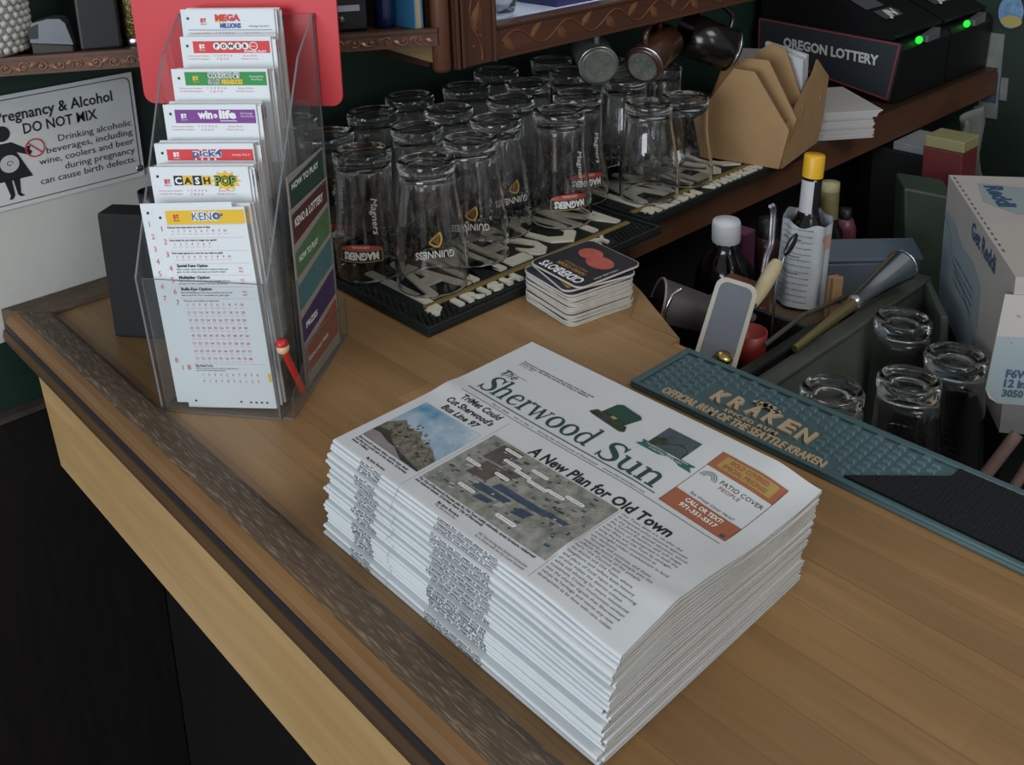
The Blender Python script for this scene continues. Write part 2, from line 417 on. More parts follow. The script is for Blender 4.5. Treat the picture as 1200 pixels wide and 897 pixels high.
b = MB(); b.box(0.735, -0.75, -1.05, 0.766, 0.6, -0.036); b.build('rear_panel', MATTE, bar)
# back counter along the wall
LEDGE = wood('reddish brown counter edge', '#6a4632', '#573826', '#2d1b12', axis=0, rough=0.5, grain=0.8)
back = thing('back_counter', 'reddish brown back counter running along the wall behind the bar', 'counter', (1.55, 1.04, -1.05))
b = MB(); b.box(0.92, 0.866, -0.03, 2.22, 1.212, -0.0005); b.build('counter_top', wood('dark back counter top', '#4a3526', '#3c2a1e', '#1f140d', axis=0), back)
b = MB(); b.prism([(0.921, 0.858), (2.215, 0.858), (2.215, 0.866), (0.921, 0.866)], -0.055, 0.0); b.build('front_edge', LEDGE, back, bevel=0.002)
b = MB(); b.box(0.93, 0.985, -1.05, 2.215, 1.0, -0.03); b.build('rear_panel', MATTE, back)
b = MB(); b.box(1.87, 0.868, -1.05, 1.90, 0.985, -0.056); b.build('upright', wood('brown upright', '#3a281c', '#2e2017', '#170e09', axis=2), back)
b = MB(); b.box(1.00, 0.80, -0.36, 1.87, 0.985, -0.34); b.build('under_shelf', MATTE, back)
# ================================================================== newspapers
PAPER = mat('newsprint', '#cdd0d2', 0.75, var=0.06, vscale=25)
PAPER_EDGE = mat('newsprint page edges', '#aca69b', 0.85, var=0.5, vscale=220, col2='#7d766b', stretch=(1, 1, 5))
NGREEN = mat('dark green masthead ink', '#27493c', 0.65)
NGREY = mat('grey body ink', '#3a3a3e', 0.7)
ORANGE = mat('orange advert ink', '#9e5f44', 0.65)
GOLD_AD = mat('gold advert ink', '#a88c50', 0.65)
TEAL = mat('teal ribbon ink', '#2f6259', 0.65)
SKY = mat('printed blue sky', '#4f86a8', 0.65, var=0.9, vscale=38, col2='#c3cdd2')
BUSH = mat('printed foliage', '#3f4534', 0.65, var=0.9, vscale=190, col2='#8d8578')
ROADP = mat('printed road', '#8c8688', 0.65, var=0.2, vscale=60)
DARKP = mat('printed dark trees', '#252b22', 0.65, var=0.6, vscale=180, col2='#4d5240')
AERIAL = mat('printed aerial view', '#5f6a5e', 0.65, var=1.0, vscale=120, col2='#a19c97')
AER_A = mat('printed aerial blocks', '#3d4442', 0.65, var=0.9, vscale=130, col2='#6b5a55')
AER_B = mat('printed blue roofs', '#33445a', 0.65, var=0.5, vscale=160, col2='#4f6172')
AER_C = mat('printed pale roofs', '#a9a7a0', 0.65)
GREYBLUE = mat('printed grey blue mountain', '#4d5a60', 0.65, var=0.6, vscale=120, col2='#2e3a36')
NW = [PAPER, INK, NGREEN, NGREY, ORANGE, GOLD_AD, TEAL, SKY, BUSH, ROADP, DARKP, AERIAL, AER_A, AER_B, AER_C, GREYBLUE, WHITE, PAPER_EDGE]
I = {m.name: i for i, m in enumerate(NW)}
NP_N = 27; NP_H = 0.0860 / NP_N; SL = 0.291; TW = 0.212
def smooth01(a, b, x):
    t = max(0.0, min(1.0, (x - a) / (b - a))); return t * t * (3 - 2 * t)
def sag(s, t):
    """ripples of the pile: the right end droops and waves, the sheet lifts a little along the second fold"""
    e = smooth01(0.19, 0.291, s)
    z = e * (0.0042 * math.sin((t - 0.015) / TW * 2 * PI * 1.15) - 0.0025)
    z -= 0.006 * smooth01(0.25, 0.291, s) * smooth01(0.15, 0.212, t)
    z += 0.0016 * math.exp(-((t - 0.116) / 0.012) ** 2) * (1 - smooth01(0.02, 0.1, s))
    return z
def sag_top(s, t):
    z = 0.0012 * math.sin(s * 34 + t * 20) * math.exp(-((s - 0.24) / 0.05) ** 2) + 0.0016 * math.exp(-((t - 0.032 - 0.12 * (s - .15)) / 0.012) ** 2) * smooth01(0.1, 0.2, s)
    return z + 0.0014 * smooth01(0.0, 0.02, 0.02 - t) * 0
SERIF = {
 'S': ([('c', [(.49,.76,.05),(.43,.92,.06),(.28,.98,.06),(.13,.88,.10),(.12,.70,.13),(.28,.54,.16),(.44,.38,.15),(.48,.20,.12),(.40,.05,.07),(.24,.01,.06),(.10,.10,.05),(.05,.26,.05)]), ('l', [(.50,.70,.03),(.50,.99,.05)]), ('l', [(.045,.30,.03),(.04,.0,.05)])], .58),
 'h': ([('l', [(.12,0,.11),(.12,1.06,.11)]), ('c', [(.13,.44,.03),(.22,.60,.06),(.33,.65,.08),(.42,.58,.10),(.44,.42,.11),(.44,.0,.11)]), ('l', [(.0,.02,.05),(.24,.02,.05)]), ('l', [(.32,.02,.05),(.56,.02,.05)]), ('l', [(.0,1.03,.05),(.14,1.05,.05)])], .60),
 'e': ([('l', [(.08,.37,.045),(.46,.40,.045)]), ('c', [(.45,.40,.06),(.41,.57,.08),(.28,.65,.06),(.14,.56,.10),(.09,.35,.12),(.14,.12,.10),(.28,.02,.06),(.42,.08,.05),(.48,.18,.03)])], .54),
 'r': ([('l', [(.12,0,.11),(.12,.65,.11)]), ('c', [(.13,.40,.03),(.20,.56,.05),(.29,.64,.08),(.37,.60,.12)]), ('l', [(.0,.02,.05),(.26,.02,.05)]), ('l', [(.0,.63,.05),(.14,.64,.05)])], .42),
 'w': ([('l', [(.07,.64,.11),(.23,.0,.09)]), ('l', [(.23,.0,.045),(.38,.62,.045)]), ('l', [(.36,.64,.11),(.52,.0,.09)]), ('l', [(.52,.0,.045),(.67,.64,.045)]), ('l', [(-.03,.63,.045),(.18,.63,.045)]), ('l', [(.57,.63,.045),(.76,.63,.045)])], .76),
 'o': ([('c', [(.28+.20*math.sin(a), .33+.31*math.cos(a), .055+.07*abs(math.sin(a))) for a in [2*PI*k/16 for k in range(17)]])], .57),
 'd': ([('c', [(.43,.50,.05),(.33,.63,.06),(.19,.60,.08),(.10,.42,.11),(.10,.22,.11),(.19,.04,.07),(.32,.03,.05),(.43,.16,.05)]), ('l', [(.45,0,.11),(.45,1.06,.11)]), ('l', [(.32,1.03,.05),(.46,1.05,.05)]), ('l', [(.44,.02,.05),(.57,.02,.05)])], .61),
 'u': ([('c', [(.12,.65,.11),(.12,.40,.11),(.13,.18,.10),(.20,.04,.08),(.30,.03,.06),(.44,.18,.03)]), ('l', [(.45,.65,.11),(.45,0,.11)]), ('l', [(.0,.63,.05),(.14,.63,.05)]), ('l', [(.33,.63,.05),(.46,.63,.05)]), ('l', [(.44,.02,.05),(.57,.02,.05)])], .61),
 'n': ([('l', [(.12,0,.11),(.12,.65,.11)]), ('c', [(.13,.44,.03),(.22,.60,.06),(.33,.65,.08),(.42,.58,.10),(.44,.42,.11),(.44,.0,.11)]), ('l', [(.0,.02,.05),(.24,.02,.05)]), ('l', [(.32,.02,.05),(.56,.02,.05)]), ('l', [(.0,.63,.05),(.14,.64,.05)])], .60),
 ' ': ([], .24)}
def serif_text(b, body, fn, m, width, cap):
    tot = sum(SERIF[c][1] for c in body); k = width / tot; x = 0
    for c in body:
        for kind, pts in SERIF[c][0]:
            P = catmull(pts, 4) if kind == 'c' else pts
            b.ribbon([((x + p[0]) * k, p[1] * cap, p[2] * k) for p in P], fn, m)
        x += SERIF[c][1]
BODY = ['Our Town dates are set after the', 'development policy measures approved', 'in the January special election, which', 'the Council President said will shape', 'the future of development in both the', 'local West and Old Town by strength-', "ening Sherwood's commitment to", 'meaningful citizen involvement in land', 'use decisions.', '"Growth will continue, and these', 'measures ensure that people who live', 'reflects the voice of the people', 'here," the Council said.', 'the district and Old Town, where', 'Neighbors said reflect both history', 'and place of local input in preserving', 'of what makes the district unique', 'while still allowing for smart, intentional', 'investment. Citizen involvement written', 'into the charter signals that Sherwood', 'values its heritage and wants any new', 'development to be done with care, collab-']
def print_front(b, F):
    """the front page; F(x, y, z): x along the line of text, y up the page"""
    def T(body, x, y, cap, width=None, m=I['black ink'], **kw): b.text(body, lambda u, v, w=0: F(x + u, y + v, 0), m, cap, width, **kw)
    def poly(pts, m, z=0.0): b.poly([F(x, y, z) for x, y in pts], m)
    def quad(x0, y0, x1, y1, m, z=0.0, n=10):
        b.grid(lambda u, v: F(x0 + (x1 - x0) * u, y0 + (y1 - y0) * v, z), n, max(2, n // 2), m, False)
    ink = I['black ink']; grey = I['grey body ink']; g = I['dark green masthead ink']
    # above the masthead
    T('Sherwood is a thriving community, proud of its deep roots', 0.021, 0.1815, 0.0019, 0.082, bold=0.02)
    T('and its future. We tell the stories that bring us together,', 0.021, 0.1785, 0.0019, 0.079, bold=0.02)
    T('the Sun: 503', 0.021, 0.1755, 0.0016, 0.017)
    T('The', 0.0205, 0.1545, 0.0085, 0.017, m=g, shear=0.35)
    quad(0.0215, 0.1615, 0.046, 0.1619, g); quad(0.0235, 0.1525, 0.0245, 0.1640, g, n=2)
    serif_text(b, 'Sherwood', lambda x, y, z: F(0.0215 + x, 0.1275 + y, 0), g, 0.123, 0.0235)
    serif_text(b, 'Sun', lambda x, y, z: F(0.1545 + x, 0.1255 + y, 0), g, 0.057, 0.0235)
    quad(0.017, 0.1218, 0.215, 0.1227, g, n=24); quad(0.017, 0.1145, 0.275, 0.1149, grey, n=24)
    T('March 2026     Vol. 2, No. 1     Serving the Community of Sherwood     www.sherwoodsun.net', 0.052, 0.1168, 0.0019, 0.158, m=grey)
    # plain green felt hat printed over the masthead
    poly([(0.1135, 0.1655), (0.117, 0.164), (0.149, 0.160), (0.153, 0.162), (0.150, 0.168), (0.117, 0.1715)], I['printed dark trees'], 0.0001)
    poly([(0.121, 0.168), (0.146, 0.165), (0.152, 0.184), (0.148, 0.187), (0.128, 0.190), (0.124, 0.187)], g, 0.00015)
    poly([(0.1215, 0.1705), (0.1465, 0.1675), (0.1475, 0.1712), (0.1225, 0.1742)], I['printed dark trees'], 0.0002)
    poly([(0.1315, 0.1697), (0.1365, 0.1691), (0.1372, 0.1722), (0.1322, 0.1728)], I['gold advert ink'], 0.00025)
    # mountain picture with a ribbon
    quad(0.1735, 0.164, 0.2045, 0.1905, I['printed grey blue mountain'], 0.00005)
    poly([(0.1735, 0.172), (0.180, 0.178), (0.187, 0.174), (0.195, 0.180), (0.2045, 0.175), (0.2045, 0.164), (0.1735, 0.164)], I['printed dark trees'], 0.0001)
    T('SHERWOOD', 0.1755, 0.1848, 0.0048, 0.0275, m=I['white print'], bold=0.03, shear=0.1)
    poly([(0.1685, 0.1655), (0.2175, 0.1655), (0.2145, 0.1620), (0.2185, 0.1580), (0.1675, 0.1580), (0.171, 0.1620)], I['teal ribbon ink'], 0.00015)
    b.text('CELEBRATING OUR COMMUNITY', lambda u, v, w=0: F(0.174 + u, 0.1626 + v, 0.0002), I['white print'], 0.0016, 0.038)
    b.text('TOGETHER SINCE 2025', lambda u, v, w=0: F(0.178 + u, 0.1597 + v, 0.0002), I['white print'], 0.0016, 0.030)
    # advert, the matrix code left out
    ax0, ax1, ay0, ay1 = 0.2205, 0.2755, 0.1195, 0.1945
    for x0, y0, x1, y1 in ((ax0, ay0, ax0 + 0.0004, ay1), (ax1 - 0.0004, ay0, ax1, ay1)): quad(x0, y0, x1, y1, grey, n=6)
    quad(ax0, 0.1745, ax1, ay1, I['orange advert ink']); quad(ax0 + 0.006, 0.1775, ax1 - 0.005, 0.1920, I['gold advert ink'], 0.0003)
    b.text('GOLD COVERED', lambda u, v, w=0: F(ax0 + 0.0115 + u, 0.1857 + v, 0.0006), I['orange advert ink'], 0.0042, 0.032, bold=0.03)
    b.text('SPECIAL PRICING!', lambda u, v, w=0: F(ax0 + 0.0095 + u, 0.1792 + v, 0.0006), I['orange advert ink'], 0.0042, 0.036, bold=0.03)
    for k in range(3):
        a0 = [(ax0 + 0.009 + (0.0065 - k * 0.0016) * math.cos(a), 0.1625 + (0.0075 - k * 0.0018) * math.sin(a), 0.0005) for a in [PI * j / 10 for j in range(11)]]
        b.ribbon(a0, lambda x, y, z: F(x, y, 0), grey)
    T('PATIO COVER', ax0 + 0.018, 0.1645, 0.0042, 0.0345, m=grey)
    T('PEOPLE', ax0 + 0.0205, 0.1592, 0.0034, 0.017, m=I['orange advert ink'])
    T('See Virtual Cover Here!!', ax0 + 0.010, 0.1412, 0.0026, 0.036, m=ink, shear=0.2)
    quad(ax0, ay0, ax1, 0.1388, I['orange advert ink'])
    b.text('CALL OR TEXT!', lambda u, v, w=0: F(ax0 + 0.0125 + u, 0.1320 + v, 0.0002), I['white print'], 0.0042, 0.030, bold=0.03)
    b.text('971-351-5517', lambda u, v, w=0: F(ax0 + 0.0125 + u, 0.1252 + v, 0.0002), I['white print'], 0.0042, 0.030, bold=0.03)
    quad(ax1 - 0.0062, 0.1210, ax1 - 0.0027, 0.1245, I['printed blue roofs'], 0.0001, 2)
    # left story
    for k, (t, w) in enumerate((('TriMet Could', 0.046), ("Cut Sherwood's", 0.054), ('Bus Line 97', 0.042))):
        T(t, (0.0265, 0.0195, 0.0250)[k], 0.1052 - k * 0.0096, 0.0062, w, bold=0.028, shear=0.12)
    quad(0.0105, 0.0205, 0.0785, 0.0825, I['printed blue sky'])
    poly([(0.0105, 0.044), (0.020, 0.056), (0.030, 0.050), (0.040, 0.053), (0.052, 0.046), (0.066, 0.045), (0.0785, 0.038), (0.0785, 0.0205), (0.0105, 0.0205)], I['printed foliage'], 0.0001)
    rr = random.Random(9)
    for k in range(150):
        x = rr.uniform(0.020, 0.0765); top_ = 0.062 - abs(x - 0.038) * 0.65; y = rr.uniform(0.028, max(0.03, top_)); q = rr.uniform(0.0006, 0.0022)
        poly([(x + q * math.cos(a) * rr.uniform(.5, 1.2), y + q * math.sin(a) * rr.uniform(.5, 1.2)) for a in [2 * PI * j / 7 for j in range(7)]], rr.choice([I['printed foliage'], I['printed dark trees'], I['printed foliage'], I['printed road']]), 0.00012 + k * 4e-7)
    poly([(0.0105, 0.0205), (0.0105, 0.035), (0.022, 0.038), (0.036, 0.030), (0.052, 0.026), (0.0785, 0.022), (0.0785, 0.0205)], I['printed dark trees'], 0.0002)
    poly([(0.0105, 0.0205), (0.0105, 0.030), (0.020, 0.031), (0.034, 0.0275), (0.042, 0.0275), (0.058, 0.0205)], I['printed road'], 0.00025)
    for k, t in enumerate(("Sherwood's transit riders might lose their", 'bus line but could gain in the future. (Courtesy', 'image TriMet)')):
        T(t, 0.0105, 0.0165 - k * 0.003, 0.0019, (0.062, 0.064, 0.020)[k], bold=0.03)
    T('By Jane Rogers', 0.038, 0.0045, 0.0019, 0.022, bold=0.03)
    # main story
    T('A New Plan for Old Town', 0.1185, 0.0925, 0.0098, 0.1315, bold=0.03, shear=0.05)
    quad(0.0845, 0.0205, 0.2105, 0.0905, I['printed aerial view'], 0.0, 14)
    for x0, y0, x1, y1, m in [(0.098, 0.066, 0.118, 0.088, 'printed aerial blocks'), (0.103, 0.046, 0.122, 0.066, 'printed aerial blocks'), (0.122, 0.060, 0.135, 0.070, 'printed aerial blocks'), (0.118, 0.038, 0.150, 0.046, 'printed blue roofs'), (0.130, 0.047, 0.180, 0.0545, 'printed blue roofs'), (0.128, 0.030, 0.142, 0.037, 'printed blue roofs'), (0.160, 0.036, 0.172, 0.046, 'printed blue roofs'), (0.146, 0.033, 0.152, 0.043, 'printed pale roofs'), (0.172, 0.050, 0.196, 0.056, 'printed blue roofs'), (0.096, 0.050, 0.103, 0.054, 'printed pale roofs')]:
        c = [(x0, y0), (x1, y0 + 0.002), (x1 + 0.002, y1), (x0 + 0.002, y1 - 0.001)]
        poly(c, I[m], 0.0001)
    rr = random.Random(4)
    for k in range(170):
        x = rr.uniform(0.087, 0.205); y = rr.uniform(0.024, 0.087); w = rr.uniform(0.0008, 0.0045); h = rr.uniform(0.0006, 0.0028)
        poly([(x, y), (x + w, y + .0006), (x + w, y + h), (x, y + h - .0006)], rr.choice([I['printed aerial blocks'], I['printed blue roofs'], I['printed pale roofs'], I['printed dark trees']]), 0.00015 + k * 6e-7)
    for x, y, w in [(0.104, 0.083, 0.017), (0.113, 0.073, 0.018), (0.128, 0.070, 0.016), (0.143, 0.068, 0.019), (0.160, 0.070, 0.017), (0.175, 0.074, 0.017), (0.092, 0.055, 0.015), (0.120, 0.058, 0.014), (0.110, 0.032, 0.017), (0.155, 0.027, 0.019), (0.137, 0.0785, 0.016)]:
        poly(rrect(x, y, x + w, y + 0.0032, 0.0015, 3), I['white print'], 0.0003)
        b.text('OLD TOWN PLAZA', lambda u, v, z=0: F(x + 0.0012 + u, y + 0.0009 + v, 0.00038), ink, 0.0013, w - 0.0024)
    for k, t in enumerate(("The City of Sherwood's five-year plan for Old Town builds sidewalks, street furniture, redesigned", 'and restored streets. (Courtesy image City of Sherwood)')):
        T(t, 0.0845, 0.0172 - k * 0.003, 0.0020, (0.119, 0.072)[k], bold=0.03)
    T('By Jane Rogers', 0.116, 0.0092, 0.0019, 0.022, bold=0.03); T('The Sherwood Sun', 0.116, 0.0063, 0.0018, 0.022)
    T('Old Town has long been Sherwood and its plans', 0.160, 0.0080, 0.0019, 0.046); T('for it. Owners with the City Council discussed', 0.160, 0.0050, 0.0019, 0.046)
    quad(0.2120, 0.004, 0.2122, 0.0905, grey, n=8); quad(0.0815, 0.004, 0.0817, 0.1085, grey, n=8)
    for k, t in enumerate(BODY):
        T(t, 0.2145 + (0.002 if t[0] == '"' else 0), 0.0880 - k * 0.00375, 0.0020, min(0.0605, len(t) * 0.00158), m=grey)
FOLD_TXT = [['by Jane Rogers', 'The Sherwood Sun', 'Service on TriMet', 'bus line 97 would', 'riders end at the'], ['Old Town has long been a part of it', 'for the City Council discussed Old', 'measures written in and all of Town', 'planned for the next steps in both', 'the charter signals citizens who are']]
def newspaper(i):
    top = i == NP_N - 1
    r = random.Random(100 + i)
    lean = i / (NP_N - 1)
    ox = 0.343 + 0.004 * lean + r.uniform(-0.0022, 0.0022) + (0.003 if top else 0); oy = 0.6115 - 0.0105 * lean + r.uniform(-0.002, 0.002)
    if top: oy = 0.6000
    rot = r.uniform(-0.006, 0.006) if not top else 0.0
    z0 = i * NP_H + 0.0002
    cr, sr = math.cos(rot), math.sin(rot)
    def W(s, t, z):
        x = ox + t * cr + s * sr; y = oy - s * cr + t * sr
        sg = sag(0.6 - y, x - 0.347)
        lo_ = z0 + sg * lean ** 1.5; hi_ = z0 + NP_H + sg * ((i + 1) / (NP_N - 1)) ** 1.5
        zz = lo_ + (hi_ - lo_) * z / NP_H
        if top: zz += max(0.0, sag_top(s, t))
        return (x, y, zz)
    b = MB(); h = NP_H * 0.93; R_ = h / 2; tk = 0.00085
    nS = 110 if top else 26; sl = SL + r.uniform(-0.001, 0.001)
    outer = [(TW + r.uniform(-.002, .001), 0.0)] + [(TW * q, 0.0) for q in (0.75, 0.5, 0.25, 0.06)] + [(R_ - R_ * math.sin(PI * k / 8), R_ - R_ * math.cos(PI * k / 8)) for k in range(9)] + [(TW * q, h) for q in (0.06, 0.14, 0.25, 0.4, 0.5, 0.6, 0.75, 0.88)] + [(TW + r.uniform(-.001, .001), h)]
    if top: outer = outer[:14] + [(R_ + (TW - R_) * k / 70, h) for k in range(1, 71)]
    inner = []
    for t, z in outer:
        if t < R_: inner.append((R_ - (R_ - tk) * (R_ - t) / R_, R_ + (z - R_) * (R_ - tk) / R_))
        else: inner.append((t, tk if z < R_ else h - tk))
    # folded outer pages
    b.grid(lambda u, v: W(sl * v, *outer[round(u * (len(outer) - 1))]), len(outer) - 1, nS, 0, True)
    b.grid(lambda u, v: W(sl * v, *inner[len(inner) - 1 - round(u * (len(inner) - 1))]), len(inner) - 1, nS, 0, True)
    n = len(outer)
    for s in (0.0, sl):
        vs = [W(s, *p) for p in outer] + [W(s, *p) for p in inner]
        b.add(vs, [(k, k + 1, n + k + 1, n + k) if s else (k + 1, k, n + k, n + k + 1) for k in range(n - 1)], I['newsprint page edges'])
    for a_, b_ in ((outer[0], inner[0]), (inner[-1], outer[-1])):
        b.grid(lambda u, v: W(sl * v, a_[0], a_[1] + (b_[1] - a_[1]) * u), 1, nS, I['newsprint page edges'], False)
    # inner pages, a little shorter each
    for q in range(2):
        zc = tk + 0.0002 + q * (h - 2 * tk) / 2; th = (h - 2 * tk) / 2 - 0.0002; e = sl - r.uniform(0.0002, 0.0022); t1 = TW - r.uniform(0.0, 0.003)
        st = 0.0 + r.uniform(0.0002, 0.001)
        b.grid(lambda u, v: W(e, R_ + (t1 - R_) * u, zc + th * v), 12, 1, I['newsprint page edges'], False)
        b.grid(lambda u, v: W(st + (e - st) * u, t1, zc + th * v), nS, 1, I['newsprint page edges'], False)
        b.grid(lambda u, v: W(st, R_ + (t1 - R_) * (1 - u), zc + th * v), 12, 1, I['newsprint page edges'], False)
    # text that runs round the fold
    L = PI * R_
    for band, s0 in ((0, 0.037 + r.uniform(-.001, .001)), (1, 0.128 + r.uniform(-.001, .001))):
        txt = FOLD_TXT[band]; k0 = r.randrange(len(txt))
        for q in range(2):
            t = txt[(k0 + q) % len(txt)]; y0 = L * (0.90 - 0.40 * (q + 1)) + 0.0002
            def FF(u, v, w=0, s0=s0, y0=y0):
                a = PI * (1 - max(0.0, min(1.0, (y0 + v) / L)))
                a = PI - a
                rr_ = R_ + 0.00012
                return W(s0 + u, R_ - rr_ * math.sin(a), R_ - rr_ * math.cos(a))
            b.text(t, FF, I['black ink'] if band == 0 else I['grey body ink'], 0.00155, 0.025 if band == 0 else 0.060, bold=0.03)
    b.grid(lambda u, v: W(0.0830 + 0.0003 * u, R_ - (R_ + 0.0001) * math.sin(PI * v), R_ - (R_ + 0.0001) * math.cos(PI * v)), 1, 8, I['grey body ink'], False)
    if top:
        print_front(b, lambda x, y, z=0: W(x, max(y, R_ + 0.0002), h + 0.00035 + z))
    words_ = ['topmost', 'second', 'third', 'fourth', 'fifth', 'sixth', 'seventh', 'eighth', 'ninth', 'tenth', 'eleventh', 'twelfth', 'thirteenth']
    d = NP_N - 1 - i
    if top: lab = 'topmost newspaper of the bar pile, whole front page with green masthead showing'
    elif d < 13: lab = 'folded newspaper, %s from the top of the pile on the bar' % words_[d]
    elif i == 0: lab = 'bottom newspaper of the pile, lying on the bar top'
    elif i == NP_N // 2: lab = 'folded newspaper in the exact middle of the pile on the bar'
    else: lab = 'folded newspaper, %s from the bottom of the pile on the bar' % words_[i]
    return tag(b.build('newspaper', NW), lab, 'newspaper', 'newspapers stacked on the bar')
for i in range(NP_N): newspaper(i)
# ================================================================== play slip holder and its slips
ACRYL = sheet_plastic('clear acrylic', '#f8f9f9', 0.985, 0.06)
ACRYL_EDGE = mat('acrylic edge', '#6a6d70', 0.55, spec=0.3)
SLIP = mat('play slip paper', '#d9dde0', 0.6)
SLIP_EDGE = mat('paper pile edges', '#b5aaa2', 0.8, var=0.3, vscale=30, stretch=(1, 1, 1))
PINK = mat('pink slip ink', '#c9767a', 0.6); REDI = mat('red slip ink', '#cf3a3f', 0.6); YEL = mat('yellow slip ink', '#e3b62f', 0.6)
GRN = mat('green slip ink', '#2f8a45', 0.6); PUR = mat('purple slip ink', '#7a3a8c', 0.6); BLU = mat('blue slip ink', '#2d5c9c', 0.6)
LGR = mat('lime slip ink', '#7fae45', 0.6)
SM = [SLIP, INK, PINK, REDI, YEL, GRN, PUR, BLU, WHITE, LGR, SLIP_EDGE]
K_, P_, R__, Y_, G_, U_, B_, W_, L_, E_ = 1, 2, 3, 4, 5, 6, 7, 8, 9, 10
HOLD_RZ = math.atan2(-0.8, 0.6)
HM = Matrix.Translation((0.335, 0.87, 0.0)) @ Matrix.Rotation(HOLD_RZ, 4, 'Z')
hold = thing('play_slip_holder', 'clear acrylic tiered holder full of lottery play slips with red backboard', 'slip holder', M=HM)
def hb():
    b = MB(); b.M = HM.copy(); return b
def panel(b, pts, th, axis, m=0, edge=1):
    """flat polygon pts (p, q) given thickness th; axis 'a' (normal a), 'b' (normal b) at position"""
    pos, n = axis
    f = (lambda p, q, d: (pos + d, p, q)) if n == 'a' else ((lambda p, q, d: (p, pos + d, q)) if n == 'b' else (lambda p, q, d: (p, q, pos + d)))
    k = len(pts)
    b.poly([f(p, q, 0) for p, q in pts], m); b.poly([f(p, q, th) for p, q in reversed(pts)], m)
    b.add([f(p, q, 0) for p, q in pts] + [f(p, q, th) for p, q in pts], [(i, (i + 1) % k, k + (i + 1) % k, k + i) for i in range(k)], edge)
HW = 0.112
b = hb(); panel(b, [(-0.004, 0.001), (HW + 0.001, 0.001), (HW - 0.004, 0.139), (-0.012, 0.139)], 0.002, (-0.001, 'b')); b.build('front_panel', [ACRYL, ACRYL_EDGE], hold)
side = [(0.0, 0.001), (0.166, 0.001), (0.166, 0.36), (0.118, 0.325), (0.0, 0.139)]
b = hb(); panel(b, side, 0.002, (HW - 0.001, 'a')); b.build('side_panel', [ACRYL, ACRYL_EDGE], hold)
b = hb(); panel(b, side, -0.002, (-0.008, 'a'))
b.v = [p - (HM.to_3x3() @ Vector((1, 0, 0))) * max(0, p.z) * 0.068 for p in b.v]; b.build('side_panel', [ACRYL, ACRYL_EDGE], hold)
b = hb(); panel(b, [(0.001, 0.001), (0.049, 0.001), (0.049, 0.050), (0.001, 0.024)], 0.0014, (HW + 0.0125, 'a'), 0, 0); b.build('pencil_pocket', [ACRYL, ACRYL_EDGE], hold)
b = hb(); panel(b, [(-0.006, -0.001), (HW + 0.0015, -0.001), (HW + 0.0015, 0.168), (-0.006, 0.168)], 0.0015, (0.0003, 'z')); b.build('base_plate', [ACRYL, ACRYL_EDGE], hold)
b = hb(); panel(b, [(-0.012, 0.001), (HW, 0.001), (HW, 0.36), (-0.012, 0.36)], 0.002, (0.164, 'b')); b.build('back_panel', [ACRYL, ACRYL_EDGE], hold)
ZT = [0.2095, 0.237, 0.2525, 0.285, 0.315, 0.3425, 0.366]
for k in range(1, 7):
    b = hb(); panel(b, [(-0.004, 0.0055 + k * 0.0225), (HW - 0.001, 0.0055 + k * 0.0225), (HW - 0.001, 0.0265 + k * 0.0225), (-0.004, 0.0265 + k * 0.0225)], 0.0012, (ZT[k] - 0.205, 'z')); b.build('step_shelf', [ACRYL, ACRYL_EDGE], hold)
    b = hb(); panel(b, [(-0.004, 0.003), (HW - 0.001, 0.003), (HW - 0.001, ZT[k] - 0.09), (-0.010, ZT[k] - 0.09)], 0.0008, (0.0035 + k * 0.0225, 'b')); b.build('divider', [ACRYL, ACRYL_EDGE], hold)
b = hb()
pl = [(0.142, 0.75), (-0.094, 0.75)] + [(-0.087 + 0.012 - 0.012 * math.cos(a), 0.262 + 0.012 - 0.012 * math.sin(a)) for a in [PI / 2 * q / 6 for q in range(7)]] + [(0.136 - 0.012 + 0.012 * math.sin(a), 0.262 + 0.012 - 0.012 * math.cos(a)) for a in [PI / 2 * q / 6 for q in range(7)]]
panel(b, pl, 0.0025, (0.1685, 'b'), 0, 0)
o = b.build('backboard', mat('red board', '#c8343b', 0.42, spec=0.4, bump=0.06, bscale=60), hold); o['label'] = 'glossy red rounded backboard'
# side pocket with brochures
b = hb()
panel(b, [(0.050, 0.001), (0.166, 0.001), (0.166, 0.045), (0.050, 0.050)], 0.0014, (HW + 0.008, 'a'))
panel(b, [(HW + 0.002, 0.001), (HW + 0.008, 0.001), (HW + 0.008, 0.12), (HW + 0.002, 0.12)], 0.0012, (0.050, 'b'))
panel(b, [(HW + 0.0016, 0.001), (HW + 0.0125, 0.001), (HW + 0.0125, 0.050), (HW + 0.0092, 0.166), (HW + 0.0016, 0.166)], 0.0012, (0.0003, 'z'))
b.build('side_pocket', [ACRYL, ACRYL_EDGE], hold)

